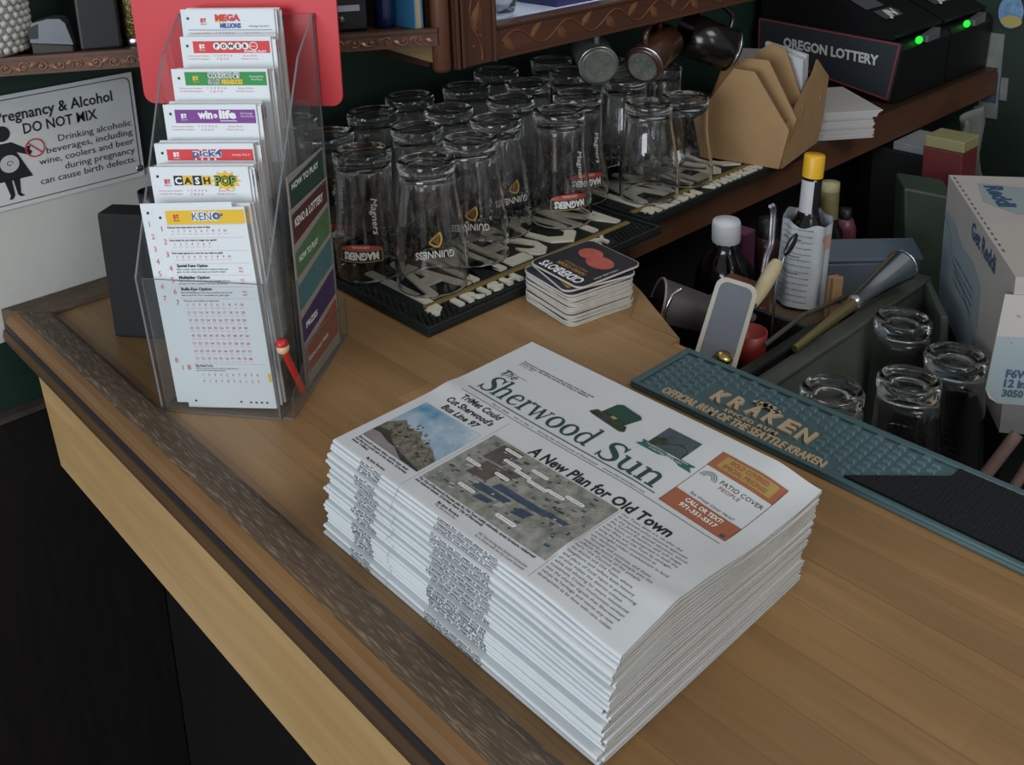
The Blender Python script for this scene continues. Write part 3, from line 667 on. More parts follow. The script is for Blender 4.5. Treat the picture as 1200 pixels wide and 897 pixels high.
def slip_frame(a0, bpos, z0, tilt, k=1.0):
    """x to the right along the slip, y up, seen from the front"""
    c, s = math.cos(tilt), math.sin(tilt)
    return lambda x, y, z=0.0: HM @ Vector((a0 + x * k * c - y * s, bpos - z, z0 + x * s + y * c))
SW = 0.091
def slip_base(b, F, w, h, th=0.0004):
    P = lambda x, y, z: tuple(F(x, y, z))
    b.hexa([P(0, 0, 0), P(w, 0, 0), P(w, 0, -th), P(0, 0, -th), P(0, h, 0), P(w, h, 0), P(w, h, -th), P(0, h, -th)], 0)
def head(kind, b, F, h):
    def T(t, x, y, cap, m, width=None, z=0.0003, **kw): b.text(t, lambda u, v, w=0: F(x + u, y + v, z), m, cap, width, **kw)
    def q(x0, y0, x1, y1, m, z=0.0002): b.quad(F(x0, y0, z), F(x1, y0, z), F(x1, y1, z), F(x0, y1, z), m)
    t = h
    q(0.0055, t - 0.0105, 0.0078, t - 0.008, K_)
    def icon(x, y, m):
        q(x, y, x + .0022, y + .0045, m, .0004); q(x + .0028, y + .0005, x + .0052, y + .0018, m, .0004); q(x + .0028, y + .0025, x + .0052, y + .0045, m, .0004)
        T('OREGON', x - .0005, y - .0022, .0013, m if m != R__ else K_, .0062, .0004)
    def fine(y, m=P_):
        T('Choose your numbers', 0.006, y, .0014, m, .022); T('1 2 3 4 5 6', .033, y, .0018, m, .018); T('Easy Pick', .062, y, .0014, m, .014)
        T('or Quick Pick all games', 0.006, y - .003, .0014, m, .022); T('7 8 9 0', .035, y - .0035, .0018, m, .012); T('Multi Draw', .060, y - .003, .0014, m, .017)
    if kind == 'mega':
        icon(.019, t - .0135, R__); T('MEGA', .0335, t - .0125, .0062, Y_, .0105, bold=.06); T('MEGA', .0335, t - .0115, .0060, R__, .0245, .0005, bold=.06); T('MILLIONS', .0375, t - .0188, .0045, B_, .0205, .0004, bold=.05, shear=.1)
        T('Drawings Tues & Fri', .066, t - .0180, .0017, K_, .019); q(.006, t - .0212, SW - .003, t - .0206, B_); fine(t - .0250)
    if kind == 'power':
        q(.0125, t - .0165, SW - .0015, t - .0045, R__); icon(.019, t - .0120, W_)
        for i, c in enumerate('POWER'):
            b.poly([F(x, y, .0004) for x, y in disc(.0365 + i * .0072, t - .0095, .0036, 16)], W_); T(c, .0365 + i * .0072, t - .0113, .0036, K_, None, .0006, bold=.05, align='C')
        b.poly([F(x, y, .0004) for x, y in disc(.0735, t - .0095, .0042, 16)], W_); b.poly([F(x, y, .0005) for x, y in disc(.0735, t - .0095, .0034, 16)], R__); T('BALL', .0735, t - .0102, .0015, W_, .005, .0007, align='C')
        T('POWER PLAY', .064, t - .0160, .0022, W_, .022, .0004, bold=.03); fine(t - .0200)
    if kind == 'oregon':
        q(.0125, t - .0165, SW - .0015, t - .0030, G_); icon(.020, t - .0115, Y_)
        T("OREGON'S", .0335, t - .0090, .0050, W_, .032, .0004, bold=.09); T("OREGON'S", .0335, t - .0090, .0050, K_, .032, .0006, bold=.0)
        T('GAME', .0335, t - .0150, .0040, W_, .012, .0004, bold=.07); T('GAME', .0335, t - .0150, .0040, K_, .012, .0006); T('MEGABUCKS', .0470, t - .0150, .0042, Y_, .020, .0004, bold=.07)
        T('Drawings Mon', .074, t - .0085, .0018, W_, .013); T('Wed & Sat', .075, t - .0115, .0018, W_, .011); fine(t - .0200)
    if kind == 'win':
        q(.0110, t - .0185, SW - .0015, t - .0050, U_); icon(.017, t - .0135, W_); T('win', .0335, t - .0135, .0075, W_, .0145, .0004, bold=.05); b.poly([F(x, y, .0004) for x, y in disc(.0508, t - .0112, .0021, 12)], W_); T('life', .0545, t - .0135, .0075, W_, .0165, .0004, bold=.05)
        T('for', .0492, t - .0118, .0014, U_, .0032, .0006); q(.055, t - .0165, .071, t - .0158, W_, .0004); T('Drawings', .0755, t - .0095, .0018, W_, .0115); T('Mon Wed Sat', .0755, t - .0125, .0018, W_, .0125); fine(t - .0225)
    if kind == 'pick4':
        q(.0110, t - .0165, SW - .0010, t - .0055, R__); icon(.017, t - .0128, W_); T('pick4', .0350, t - .0125, .0068, W_, .0265, .0004, bold=.10); T('pick4', .0350, t - .0125, .0068, B_, .0265, .0006, bold=.02)
        for i in range(4): b.poly([F(x, y, .0004) for x, y in disc(.037 + i * .006, t - .0152, .0011, 8)], W_)
        T('Includes Pick 4', .071, t - .0118, .0020, W_, .0155); fine(t - .0205)
    if kind == 'cash':
        icon(.0125, t - .0165, R__)
        for i, c in enumerate('CASH'):
            q(.0215 + i * .0088, t - .0180, .0298 + i * .0088, t - .0085, K_ if i % 2 == 0 else Y_, .0003)
            T(c, .0257 + i * .0088, t - .0165, .0062, W_ if i % 2 == 0 else K_, None, .0005, bold=.04, align='C')
        star = [(.0695 + (.0145 if j % 2 == 0 else .0095) * math.cos(2 * PI * j / 24), t - .0135 + (.0100 if j % 2 == 0 else .0070) * math.sin(2 * PI * j / 24)) for j in range(24)]
        b.poly([F(x, y, .0004) for x, y in star], Y_); T('POP', .0695, t - .0175, .0082, K_, .0200, .0006, bold=.09, align='C'); T('POP', .0695, t - .0175, .0082, L_, .0195, .0008, bold=.0, align='C')
        fine(t - .0240)
    if kind == 'keno':
        q(.0125, t - .0160, SW - .0010, t - .0025, Y_); icon(.020, t - .0108, R__); T('KENO', .0390, t - .0120, .0074, W_, .0275, .0004, bold=.09); T('KENO', .0390, t - .0120, .0074, B_, .0275, .0006, bold=.0)
        b.ribbon([(.0625 + .0022 * math.cos(a), t - .0082 + .0022 * math.sin(a), .001) for a in [2 * PI * j / 12 for j in range(13)]], lambda x, y, z: F(x, y, .0008), B_)
        b.poly([F(.0650, t - .0075, .0008), F(.0690, t - .0055, .0008), F(.0685, t - .0085, .0008)], B_)
        rows = [('Choose how many spots you want to play.', 10), ('How much do you want to wager per game?', 7), ('How many games in a row do you want to play?', 10)]
        y = t - .0195
        for i, (s_, n) in enumerate(rows):
            T(str(i + 1), .0058, y - .0032, .0052, R__, None); q(.0115, y + .0028, SW - .004, y + .0030, P_)
            T(s_, .0118, y - .0002, .0018, K_, .043 + .004 * i, bold=.02)
            for j in range(n): T(str(j + 1), .0165 + j * .0058, y - .0042, .0023, R__, None, align='C'); b.ribbon([(.0165 + j * .0058 + .0016 * math.cos(a), y - .0056 + .0008 * math.sin(a), .00025) for a in [PI + PI * w / 5 for w in range(6)]], lambda x, yy, z: F(x, yy, .0003), P_)
            y -= .0128
        for i, (s_, l1, l2) in enumerate((('Special Keno Option', 'Select a larger option and find the numbers below per', 'game. An extra charge may apply, see rules for details.'), ('Multiplier Option', 'Mark to add the Multiplier. Your cost is double and your', 'prize is the same times Bonus.'), ('Bulls-Eye Option', 'Mark the Bulls-Eye and one of your numbers may win. See', 'rules at the back. Your cost doubles per game again.'))):
            T(str(i + 4), .0062, y - .0042, .0052, R__, None); q(.0115, y + .0028, SW - .004, y + .0030, P_)
            T(s_, .0145, y - .0004, .0026, K_, .031, bold=.04); T(l1, .0135, y - .0035, .0017, K_, .052); T(l2, .0135, y - .0062, .0017, K_, .049)
            T('YES', .0755, y - .0030, .0019, R__); T('NO', .0760, y - .0062, .0019, R__); y -= .0118
        T('7', .0070, y - .0036, .0052, R__); q(.0115, y + .0028, SW - .004, y + .0030, P_); T('Pick your own numbers or Quick Pick.', .0150, y - .0002, .0017, K_, .036)
        for rr_ in range(8):
            for j in range(10):
                T(str(rr_ * 10 + j + 1), .0180 + j * .0061, y - .0046 - rr_ * .0080, .0026, R__, None, align='C')
                b.ribbon([(.0180 + j * .0061 + .0018 * math.cos(a), y - .0062 - rr_ * .0080 + .0008 * math.sin(a), .00025) for a in [PI + PI * w / 5 for w in range(6)]], lambda x, yy, z: F(x, yy, .0003), P_)
        y -= .0665
        T('8', .0060, y - .0050, .0055, R__); T('1', .0010, y - .0050, .0045, R__); q(.0135, y + .0012, SW - .004, y + .0014, P_)
        T('Play Ahead To-Go', .0150, y - .0014, .0019, K_, .018, bold=.03); T('Mark the day and time you want to begin play for', .0150, y - .0038, .0015, K_, .044); T('up to fourteen days ahead.', .0150, y - .0060, .0015, K_, .03)
        for rr_ in range(2):
            for j in range(10): T('1234567890'[(j + rr_ * 3) % 10], .0210 + j * .0062, y - .0110 - rr_ * .0068, .0025, R__, None, align='C'); q(.0202 + j * .0062, y - .0128 - rr_ * .0068, .0218 + j * .0062, y - .0126 - rr_ * .0068, P_)
        q(SW - .0035, y - .0170, SW - .0008, y - .0080, Y_)
        q(.0075, .0060, .0098, .0080, K_); q(.0545, .0058, .0568, .0075, K_)
        for j in range(4): q(.0645 + j * .0055, .0052, .0668 + j * .0055, .0070, K_)
TIERS = [('keno', 'front slip with yellow keno band and rows of red numbers'), ('cash', 'slip headed CASH POP in black and yellow squares, second tier'), ('pick4', 'slip with red band reading pick4, third tier of the holder'), ('win', 'slip with purple band reading win for life, middle tier'), ('oregon', 'slip with green band, fifth tier of the holder'), ('power', 'slip with red band and white lettered circles, second tier from the back'), ('mega', 'white slip with red and blue heading, topmost back tier')]
A0 = [0.0155, 0.0, -0.0065, -0.0075, -0.008, -0.008, -0.0175]
WS = [1.0, 1.085, 1.11, 1.055, 1.10, 1.05, 1.10]
TL = [0.055, 0.035, 0.03, 0.02, 0.015, 0.01, 0.005]
for k, (kind, lab) in enumerate(TIERS):
    h = 0.205 if k == 0 else 0.2; z0 = 0.0022 if k == 0 else ZT[k] - h + 0.0022; bp = 0.0062 + k * 0.0225
    if k == 0:   # a second slip fanned out to the left behind the front one
        b = MB(); F = slip_frame(0.0035, bp + 0.0006, z0 + 0.004, 0.056); slip_base(b, F, SW, h)
        def T(t, x, y, cap, m, width=None, z=0.0002, **kw): b.text(t, lambda u, v, w=0: F(x + u, y + v, z), m, cap, width, **kw)
        yy = h - .0195
        for i in range(8):
            T(str(i + 1), .0058, yy - .0032 - i * .0125 - (0.052 if i == 7 else 0), .0052, R__)
        b.quad(F(.0055, h - .0105, .0002), F(.0078, h - .0105, .0002), F(.0078, h - .008, .0002), F(.0055, h - .008, .0002), K_)
        tag(b.build('play_slip', SM), 'second keno slip fanned out to the left behind the front slip', 'play slip', 'play slips in the holder')
    b = MB(); F = slip_frame(A0[k], bp, z0, TL[k], WS[k]); slip_base(b, F, SW, h); head(kind, b, F, h)
    tag(b.build('play_slip', SM), lab, 'play slip', 'play slips in the holder')
    # the pile of the same slips behind it
    b = MB(); rr = random.Random(50 + k)
    pos = bp + 0.0014
    while pos < bp + 0.0150:
        th = rr.uniform(0.0012, 0.003); F2 = slip_frame(A0[k] + rr.uniform(-0.001, 0.0035), pos + th, z0 + 0.0002, TL[k], WS[k]); hh = h + rr.uniform(-0.004, 0.0006)
        P = lambda x, y, z: tuple(F2(x, y, z)); w = SW + rr.uniform(-0.0005, 0.0015)
        v = [P(0, 0, th * .9), P(w, 0, th * .9), P(w, 0, 0), P(0, 0, 0), P(0, hh, th * .9), P(w, hh, th * .9), P(w, hh, 0), P(0, hh, 0)]
        b.add(v, [(0, 1, 5, 4), (2, 3, 7, 6), (4, 5, 6, 7)], 0); b.add(v, [(1, 2, 6, 5), (3, 0, 4, 7), (3, 2, 1, 0)], E_)
        if rr.random() < .5: b.quad(P(w + .0001, hh - .016, th * .9), P(w + .0001, hh - .016, 0), P(w + .0001, hh - .005, 0), P(w + .0001, hh - .005, th * .9), [Y_, K_, R__, U_, G_, R__, B_][k])
        pos += th
    tag(b.build('play_slip_pile', SM), 'pile of paper slips behind the ' + ['yellow keno slip', 'CASH POP slip', 'pick4 slip', 'purple win for life slip', 'green banded slip', 'red slip with lettered circles', 'topmost red and blue headed slip'][k], 'paper slips', kind='stuff')
# brochures in the side pocket (faces look along +a)
def brochure(a, b0, b1, z1, cols, label, text, z0=0.0022, lean=0.0):
    m = [mat('brochure paper', '#98908a', 0.5)] + [mat('brochure ink', c, 0.45, var=0.3, vscale=70) for c in cols] + [WHITE, INK]
    b = MB(); P = lambda y, z, d=0.0: HM @ Vector((a + d + (z - z0) * lean, b0 + (b1 - b0) * y, z))
    v = [P(0, z0), P(1, z0), P(1, z0, .0012), P(0, z0, .0012), P(0, z1), P(1, z1), P(1, z1, .0012), P(0, z1, .0012)]
    b.hexa([tuple(x) for x in v], 0); n = len(cols); h = z1 - z0
    slant = 0.03
    for i in range(n):
        y0 = z0 + h * 0.07 + (h * 0.93 - slant * 0) * i / n; y1 = z0 + h * 0.07 + h * 0.93 * (i + 0.86) / n
        b.poly([P(0.03, y0, .0015), P(0.97, y0 + (0.010 if 0 < i else 0), .0015), P(0.97, min(z1 - .001, y1 + 0.010), .0015), P(0.03, min(z1 - .001, y1 - (0.004 if i < n - 1 else 0)), .0015)], 1 + i)
    for i, (t, fy, fz, cap, w, mi) in enumerate(text):
        o = P(fy, z0 + h * fz, .0018); ey = HM.to_3x3() @ Vector((lean, 0, 1)); ex = HM.to_3x3() @ Vector((0, 1, 0.0))
        b.text(t, frame(o, ex, ey), n + mi, cap, w, bold=.03)
    return tag(b.build('brochure', m), label, 'brochure')
brochure(HW + 0.0025, 0.058, 0.154, 0.222, ['#2d4a3c', '#345443', '#3b5a48', '#2d4a3c'], 'dark green leaflet standing behind the colourful brochure in the side pocket', [('HOW TO PLAY', .08, .93, .006, .07, 1)])
brochure(HW + 0.0050, 0.052, 0.150, 0.190, ['#a0533c', '#4b3560', '#4f777c', '#567a52', '#59302c'], 'colourful brochure with orange, purple, teal and green bands in the side pocket', [('KENO & LOTTERY', .08, .90, .008, .075, 1), ('HOW TO PLAY', .1, .70, .006, .05, 1), ('PRIZES', .12, .32, .006, .03, 1), ('Know your limit', .1, .13, .005, .055, 1)])
# red pencil with a little figure on its end, leaning in the gap beside the slips
pen = thing('pencil', 'red golf pencil with a small round figure on its end, leaning in the holder', 'pencil', M=HM @ Matrix.Translation((HW + 0.007, 0.03, 0.004)))
b = hb(); b.tube([(HW + 0.007, 0.040, 0.0075), (HW + 0.007, 0.0085, 0.066)], 0.0036, 6); b.build('shaft', mat('red pencil paint', '#c2322c', 0.4), pen)
b = hb(); b.text('OREGON', frame(HM @ Vector((HW + 0.0109, 0.0305, 0.0245)), HM.to_3x3() @ Vector((0, -.447, .894)), HM.to_3x3() @ Vector((0, -.894, -.447)), 0.0004), 0, 0.003, 0.022, bold=.04); b.build('printed_name', WHITE, pen)
b = hb(); b.ball((HW + 0.007, 0.0055, 0.0725), 0.0062, 0, 14, 8); b.build('figure_head', mat('pale wooden bead', '#d8b48c', 0.5), pen)
b = hb(); b.lathe([(0, 0.006), (0.004, 0.0055), (0.0066, 0.001), (0.0060, 0.0)], 14, 0, M=Matrix.Translation((HW + 0.007, 0.0040, 0.0765))); b.build('figure_cap', mat('red bead cap', '#b3262a', 0.4), pen)
# black box, bowl and small card behind the holder
b = hb(); b.box(-0.140, 0.132, 0.0003, -0.022, 0.163, 0.148)
tag(b.build('black_box', MATTE, bevel=0.003), 'plain matt black box standing behind the acrylic slip holder', 'box')
BM = HM @ Matrix.Translation((-0.082, 0.149, 0.1482))
b = MB(); b.lathe([(0, 0.0), (0.012, 0.0), (0.0135, 0.004), (0.0145, 0.022), (0.0128, 0.022), (0.0118, 0.005), (0, 0.004)], 28, 0, M=BM)
bw = thing('small_cup', 'small dark cup with a red inside on the black box', 'cup', M=BM); b.build('cup_body', mat('black lacquer', '#1d1a1a', 0.35), bw)
b = MB(); b.lathe([(0, 0.0165), (0.0127, 0.0165)], 24, 0, M=BM); b.build('red_filling', mat('dark red wax', '#6b2320', 0.5), bw)
b = MB(); M2 = HM @ Matrix.Translation((-0.047, 0.128, 0.1482)) @ Matrix.Rotation(-0.10, 4, 'X'); b.M = M2
b.box(-0.016, 0, 0, 0.012, 0.001, 0.03, 0); b.box(-0.016, -0.0003, 0.024, 0.012, 0, 0.0275, 1)
tag(b.build('small_card', [mat('blue card', '#2a3f6a', 0.5), mat('yellow card band', '#b4903a', 0.5)], bevel=0), 'small blue card with a yellow edge propped on the black box', 'card')
# sign on the wall
SIGN = [mat('white enamel sign', '#cfd0cf', 0.35, var=0.05, vscale=30), mat('sign black', '#202024', 0.45), mat('sign red', '#c4383f', 0.45), mat('screw head', '#8d8f92', 0.3, metal=1.0), mat('sign grey', '#b9bab9', 0.5)]
b = MB(); yw = WALL_Y - 0.0042
b.box(0.236, yw - 0.002, 0.1262, 0.4735, yw, 0.2605)
sf = frame((0.236, yw - 0.002, 0.1262), (1, 0, 0), (0, 0, 1), 0.0004)
out = rrect(0.0035, 0.0055, 0.2335, 0.1295, 0.008, 6); inn = rrect(0.0045, 0.0065, 0.2325, 0.1285, 0.007, 6)
for i in range(len(out)):
    j = (i + 1) % len(out); b.quad(sf(*out[i]), sf(*out[j]), sf(*inn[j]), sf(*inn[i]), 1)
S = lambda t, x, y, cap, w, al='L', **kw: b.text(t, lambda u, v, z=0: sf(x + u, y + v), 1, cap, w, align=al, **kw)
S('Pregnancy & Alcohol', 0.076, 0.1035, 0.0128, 0.134, bold=.015)
S('DO NOT MIX', 0.104, 0.0855, 0.0120, 0.085, bold=.015)
for k, t in enumerate(('Drinking alcoholic', 'beverages, including', 'wine, coolers and beer', 'during pregnancy', 'can cause birth defects.')):
    S(t, 0.2285, 0.0680 - k * 0.0118, 0.0078, (0.088, 0.103, 0.113, 0.085, 0.115)[k], 'R')
fx = 0.080
b.poly([sf(x, y) for x, y in disc(fx, 0.0905, 0.0093, 24)], 1)
b.poly([sf(x, y) for x, y in [(fx - .006, .079), (fx + .009, .079), (fx + .030, .0635), (fx + .027, .059), (fx + .013, .066), (fx + .0265, .034), (fx - .015, .034), (fx - .010, .060), (fx - .018, .048), (fx - .022, .050), (fx - .014, .070)]], 1)
b.poly([sf(x, y) for x, y in [(fx - .005, .0345), (fx + .003, .0345), (fx + .004, .0155), (fx + .001, .0115), (fx - .003, .0115), (fx - .001, .016)]], 1)
b.poly([sf(x, y) for x, y in [(fx + .0045, .0345), (fx + .012, .0345), (fx + .0105, .0165), (fx + .0145, .013), (fx + .010, .0125), (fx + .007, .0155)]], 1)
b.poly([sf(x, y, .0003) for x, y in disc(fx + .0035, 0.054, 0.0105, 22)], 4)
b.ribbon([(fx + .0035 + .004 * math.cos(a) * (1 - a / 9), .054 + .004 * math.sin(a) * (1 - a / 9), .0007) for a in [q * .5 for q in range(13)]], lambda x, y, z: sf(x, y, .0005), 1)
b.poly([sf(x, y, .0001) for x, y in [(fx + .024, .0705), (fx + .029, .0705), (fx + .0275, .0665), (fx + .0285, .0635), (fx + .0245, .0635), (fx + .0255, .0665)]], 1)
b.ribbon([(fx + .0335 + .0105 * math.cos(a), .0665 + .0105 * math.sin(a), .0016) for a in [2 * PI * q / 24 for q in range(25)]], lambda x, y, z: sf(x, y, .0004), 2)
b.ribbon([(fx + .0265, .0735, .0016), (fx + .0405, .0595, .0016)], lambda x, y, z: sf(x, y, .0004), 2)
b.lathe([(0.0042, 0.0), (0.0042, 0.0008), (0.003, 0.0014), (0, 0.0015)], 16, 3, M=Matrix.Translation((0.468, yw - 0.002, 0.137)) @ Matrix.Rotation(PI / 2, 4, 'X'))
tag(b.build('warning_sign', SIGN), 'white pregnancy and alcohol warning sign with a black figure on the wall', 'sign')
# ================================================================== rubber service mats with raised lettering
RUBBER = mat('black green rubber', '#161b19', 0.6, spec=0.35)
CREAM = mat('cream raised rubber', '#d2cebb', 0.55, var=0.15, vscale=60)
GOLDR = mat('dull gold rubber', '#7d6a36', 0.55, var=0.2, vscale=60)
def service_mat(x0, y0, x1, y1, label, xt0, xt1, big_x, big_w, ty):
    t = thing('service_mat', label, 'bar mat', ((x0 + x1) / 2, (y0 + y1) / 2, 0), group='rubber service mats')
    b = MB(); b.box(x0, y0, 0.0002, x1, y1, 0.0075); r = 0.005
    b.box(x0, y0, 0.0075, x1, y0 + r, 0.0115); b.box(x0, y1 - r, 0.0075, x1, y1, 0.0115)
    b.box(x0, y0 + r, 0.0075, x0 + r, y1 - r, 0.0115); b.box(x1 - r, y0 + r, 0.0075, x1, y1 - r, 0.0115)
    b.build('mat_base', RUBBER, t, bevel=0.0008, seg=1)
    b = MB(); st = 0.0072; y = y0 + 0.009; row = 0
    while y < y1 - 0.008:
        x = x0 + 0.009 + (st / 2 if row % 2 else 0)
        while x < x1 - 0.009:
            if not (xt0 - 0.005 < x < min(x1 - 0.012, xt0 + 0.268) and ty - 0.004 < y < ty + 0.021) and not (ty + 0.02 < y < ty + 0.034) and not (big_x - 0.005 < x < big_x + big_w + 0.005 and ty + 0.034 < y < ty + 0.157):
                b.add([(x - .0022, y - .0022, .0075), (x + .0022, y - .0022, .0075), (x + .0022, y + .0022, .0075), (x - .0022, y + .0022, .0075), (x - .0016, y - .0016, .0105), (x + .0016, y - .0016, .0105), (x + .0016, y + .0016, .0105), (x - .0016, y + .0016, .0105)], [(4, 5, 6, 7), (0, 1, 5, 4), (1, 2, 6, 5), (2, 3, 7, 6), (3, 0, 4, 7)], 0)
            x += st
        y += st; row += 1
    o = b.build('grip_studs', RUBBER, t); o['kind'] = 'stuff'
    b = MB(); b.text('IRISH', lambda u, v, w=0: (xt0 + u, ty + v, 0.0102 + w), 0, 0.0165, 0.100, bold=.05, extrude=0.0018, spacing=1.3)
    b.build('small_lettering', CREAM, t); b = MB()
    b.text('WHISKEY', lambda u, v, w=0: (xt0 + 0.122 + u, ty + v, 0.0102 + w), 0, 0.0165, min(0.14, x1 - 0.012 - xt0 - 0.122), bold=.05, extrude=0.0018, spacing=1.3)
    b.build('small_lettering', CREAM, t)
    b = MB(); b.text('JAMESON', lambda u, v, w=0: (big_x + u, ty + 0.040 + v, 0.0092 + w), 0, 0.112, big_w, bold=.015, extrude=0.0015)
    b.build('large_lettering', CREAM, t)
    b = MB(); b.box(xt0 - 0.03, ty + 0.0225, 0.0072, x1 - 0.015, ty + 0.0305, 0.0108); b.build('gold_stripe', GOLDR, t, bevel=0.001, seg=1)
service_mat(0.599, 0.803, 0.9985, 1.085, 'black rubber mat with raised cream letters under the left block of glasses, nearest the newspapers', 0.660, 0.76, 0.625, 0.355, 0.823)
service_mat(1.006, 0.834, 1.400, 1.115, 'black rubber mat with raised cream letters beside the cardboard caddy', 1.040, 1.14, 1.025, 0.36, 0.8425)

# ================================================================== pint glasses, all upside down
GLASS = glass('clear pint glass', ior=1.52)
def glass_profile(kind):
    # (outer radius, height above the rim), the base is uppermost
    if kind == 'tulip': o = [(0.0425, 0.0), (0.0432, 0.004), (0.0438, 0.025), (0.0430, 0.045), (0.0405, 0.070), (0.0370, 0.095), (0.0338, 0.118), (0.0325, 0.135), (0.0328, 0.142), (0.0342, 0.147), (0.0345, 0.151), (0.0335, 0.1545)]
    elif kind == 'waist': o = [(0.0420, 0.0), (0.0428, 0.004), (0.0428, 0.020), (0.0412, 0.042), (0.0375, 0.066), (0.0352, 0.090), (0.0345, 0.115), (0.0345, 0.138), (0.0352, 0.146), (0.0358, 0.151), (0.0345, 0.1555)]
    else: o = [(0.0440, 0.0), (0.0445, 0.003), (0.0405, 0.055), (0.0365, 0.105), (0.0340, 0.130), (0.0332, 0.136), (0.0350, 0.140), (0.0352, 0.147), (0.0325, 0.1505)]
    return o
def r_at(o, z):
    for (r0, z0), (r1, z1) in zip(o, o[1:]):
        if z0 <= z <= z1: return r0 + (r1 - r0) * (z - z0) / (z1 - z0)
    return o[-1][0]
def smooth_prof(o):
    P = catmull([(r, z, 0) for r, z in o], 3); return [(p.x, p.y) for p in P]
def glass_body(kind):
    b = MB(); o = glass_profile(kind); so = smooth_prof(o); top = o[-1][1]; wl = 0.0024
    outer = so + [(o[-1][0] * 0.80, top + 0.0005), (o[-1][0] * 0.74, top - 0.0022), (o[-1][0] * 0.3, top - 0.0035), (0, top - 0.0032)]
    inner_top = top - 0.013
    inner = [(0, inner_top - 0.001), (o[-1][0] * 0.5, inner_top - 0.0014), (r_at(o, inner_top) - wl - 0.003, inner_top - 0.004)] + [(r - wl, z) for r, z in reversed(so) if 0.003 < z < inner_top - 0.008] + [(o[0][0] - 0.0022, 0.0008), (o[0][0] - 0.001, 0.0)]
    b.lathe((list(reversed(outer)) + [(o[0][0] - 0.0004, -0.0000)] + inner[::-1])[::-1], 48, 0)
    return b
def wrap(kind, zc, a, lift=0.0004):
    """upside-down print wound round the glass: text up points down"""
    o = glass_profile(kind)
    def F(x, y, z=0):
        zz = zc - y; r = r_at(o, max(0.0, zz)) + lift + z
        ang = a - x / r_at(o, zc)
        return (r * math.cos(ang), r * math.sin(ang), zz)
    return F
LAB_BLACK = mat('black glass label', '#1a1a1c', 0.4); LAB_RED = mat('red glass label', '#a5352b', 0.4); LAB_GOLD = mat('gold glass label', '#b08a3c', 0.4); LAB_WHITE = mat('white glass print', '#d5d5d2', 0.5)
def make_pint(name, kind, label_kind, label):
    t = thing(name, label, 'glass', (0, 0, 0))
    glass_body(kind).build('glass_body', GLASS, t)
    if label_kind == 'arc':
        b = MB(); F = wrap(kind, 0.058, 0.0)
        b.text('GUINNESS', lambda u, v, w=0: F(u, v - 0.0045 * math.cos(u / 0.02) + 0.0045), 0, 0.0085, 0.046, bold=.0, align='C'); b.build('printed_name', LAB_WHITE, t)
        b = MB()
        for k in range(6): b.ribbon([(-.006 + k * .0020, -.020 + k * .0008, .0005), (-.004 + k * .0016, -.006 - k * .0012, .0005)], lambda x, y, z: F(x, y), 0)
        b.ribbon(catmull([(-.007, -.021, .002), (-.0085, -.013, .0024), (-.005, -.005, .0022), (.001, -.006, .002), (.0065, -.010, .0016)], 5), lambda x, y, z: F(x, y), 0) if False else b.ribbon([(p.x, p.y, p.z) for p in catmull([(-.007, -.021, .002), (-.0085, -.013, .0024), (-.005, -.005, .0022), (.001, -.006, .002), (.0065, -.010, .0016)], 5)], lambda x, y, z: F(x, y), 0)
        b.ribbon([(-.007, -.021, .0018), (.0065, -.010, .0014)], lambda x, y, z: F(x, y), 0)
        b.build('gold_harp', LAB_GOLD, t)
    if label_kind == 'badge':
        b = MB(); F = wrap(kind, 0.036, 0.0)
        def G(x0, x1, y0, y1, m, l): b.grid(lambda u, v: Vector(F(x0 + (x1 - x0) * u, y0 + (y1 - y0) * v, l)), 16, 2, m, True)
        G(-.0265, .0265, -.0065, .0085, 2, 0.0); G(-.0255, .0255, -.0055, .0075, 0, 0.0002)
        b.grid(lambda u, v: Vector(F(-.0255 + .051 * u, -.0060 - .0075 * math.cos((u - .5) * 2.4) * v, 0.0001)), 16, 2, 1, True)
        b.text('MAGNERS', lambda u, v, w=0: F(u, -.0035 + v, 0.0004), 3, 0.0088, 0.043, bold=.05, align='C')
        b.text('ORIGINAL', lambda u, v, w=0: F(u, -.0115 + v, 0.0004), 3, 0.0030, 0.022, align='C')
        b.build('printed_badge', [LAB_BLACK, LAB_RED, LAB_GOLD, LAB_WHITE], t)
    if label_kind == 'badge':
        b = MB(); o = glass_profile(kind)
        def H(x, y, z=0):   # reads along the height
            zz = 0.105 - x; r = r_at(o, zz) + 0.0004; ang = 0.42 + y / r; return (r * math.cos(ang), r * math.sin(ang), zz)
        b.text('Magners', lambda u, v, w=0: H(u, v), 0, 0.008, 0.045, shear=.3); b.build('side_script', LAB_WHITE, t)
    return t
TO_CAM = lambda x, y: math.atan2(-y, -x)
proto = {'arc': make_pint('pint_glass', 'tulip', 'arc', 'x'), 'badge': make_pint('pint_glass', 'waist', 'badge', 'x'), 'tulip': make_pint('pint_glass', 'tulip', None, 'x'), 'waist': make_pint('pint_glass', 'waist', None, 'x')}
GZ = 0.0121
G1 = 'upturned pint glasses on the rubber mats'
BACKROW = 'clear upturned pint glass in the back rows under the wooden cabinet'
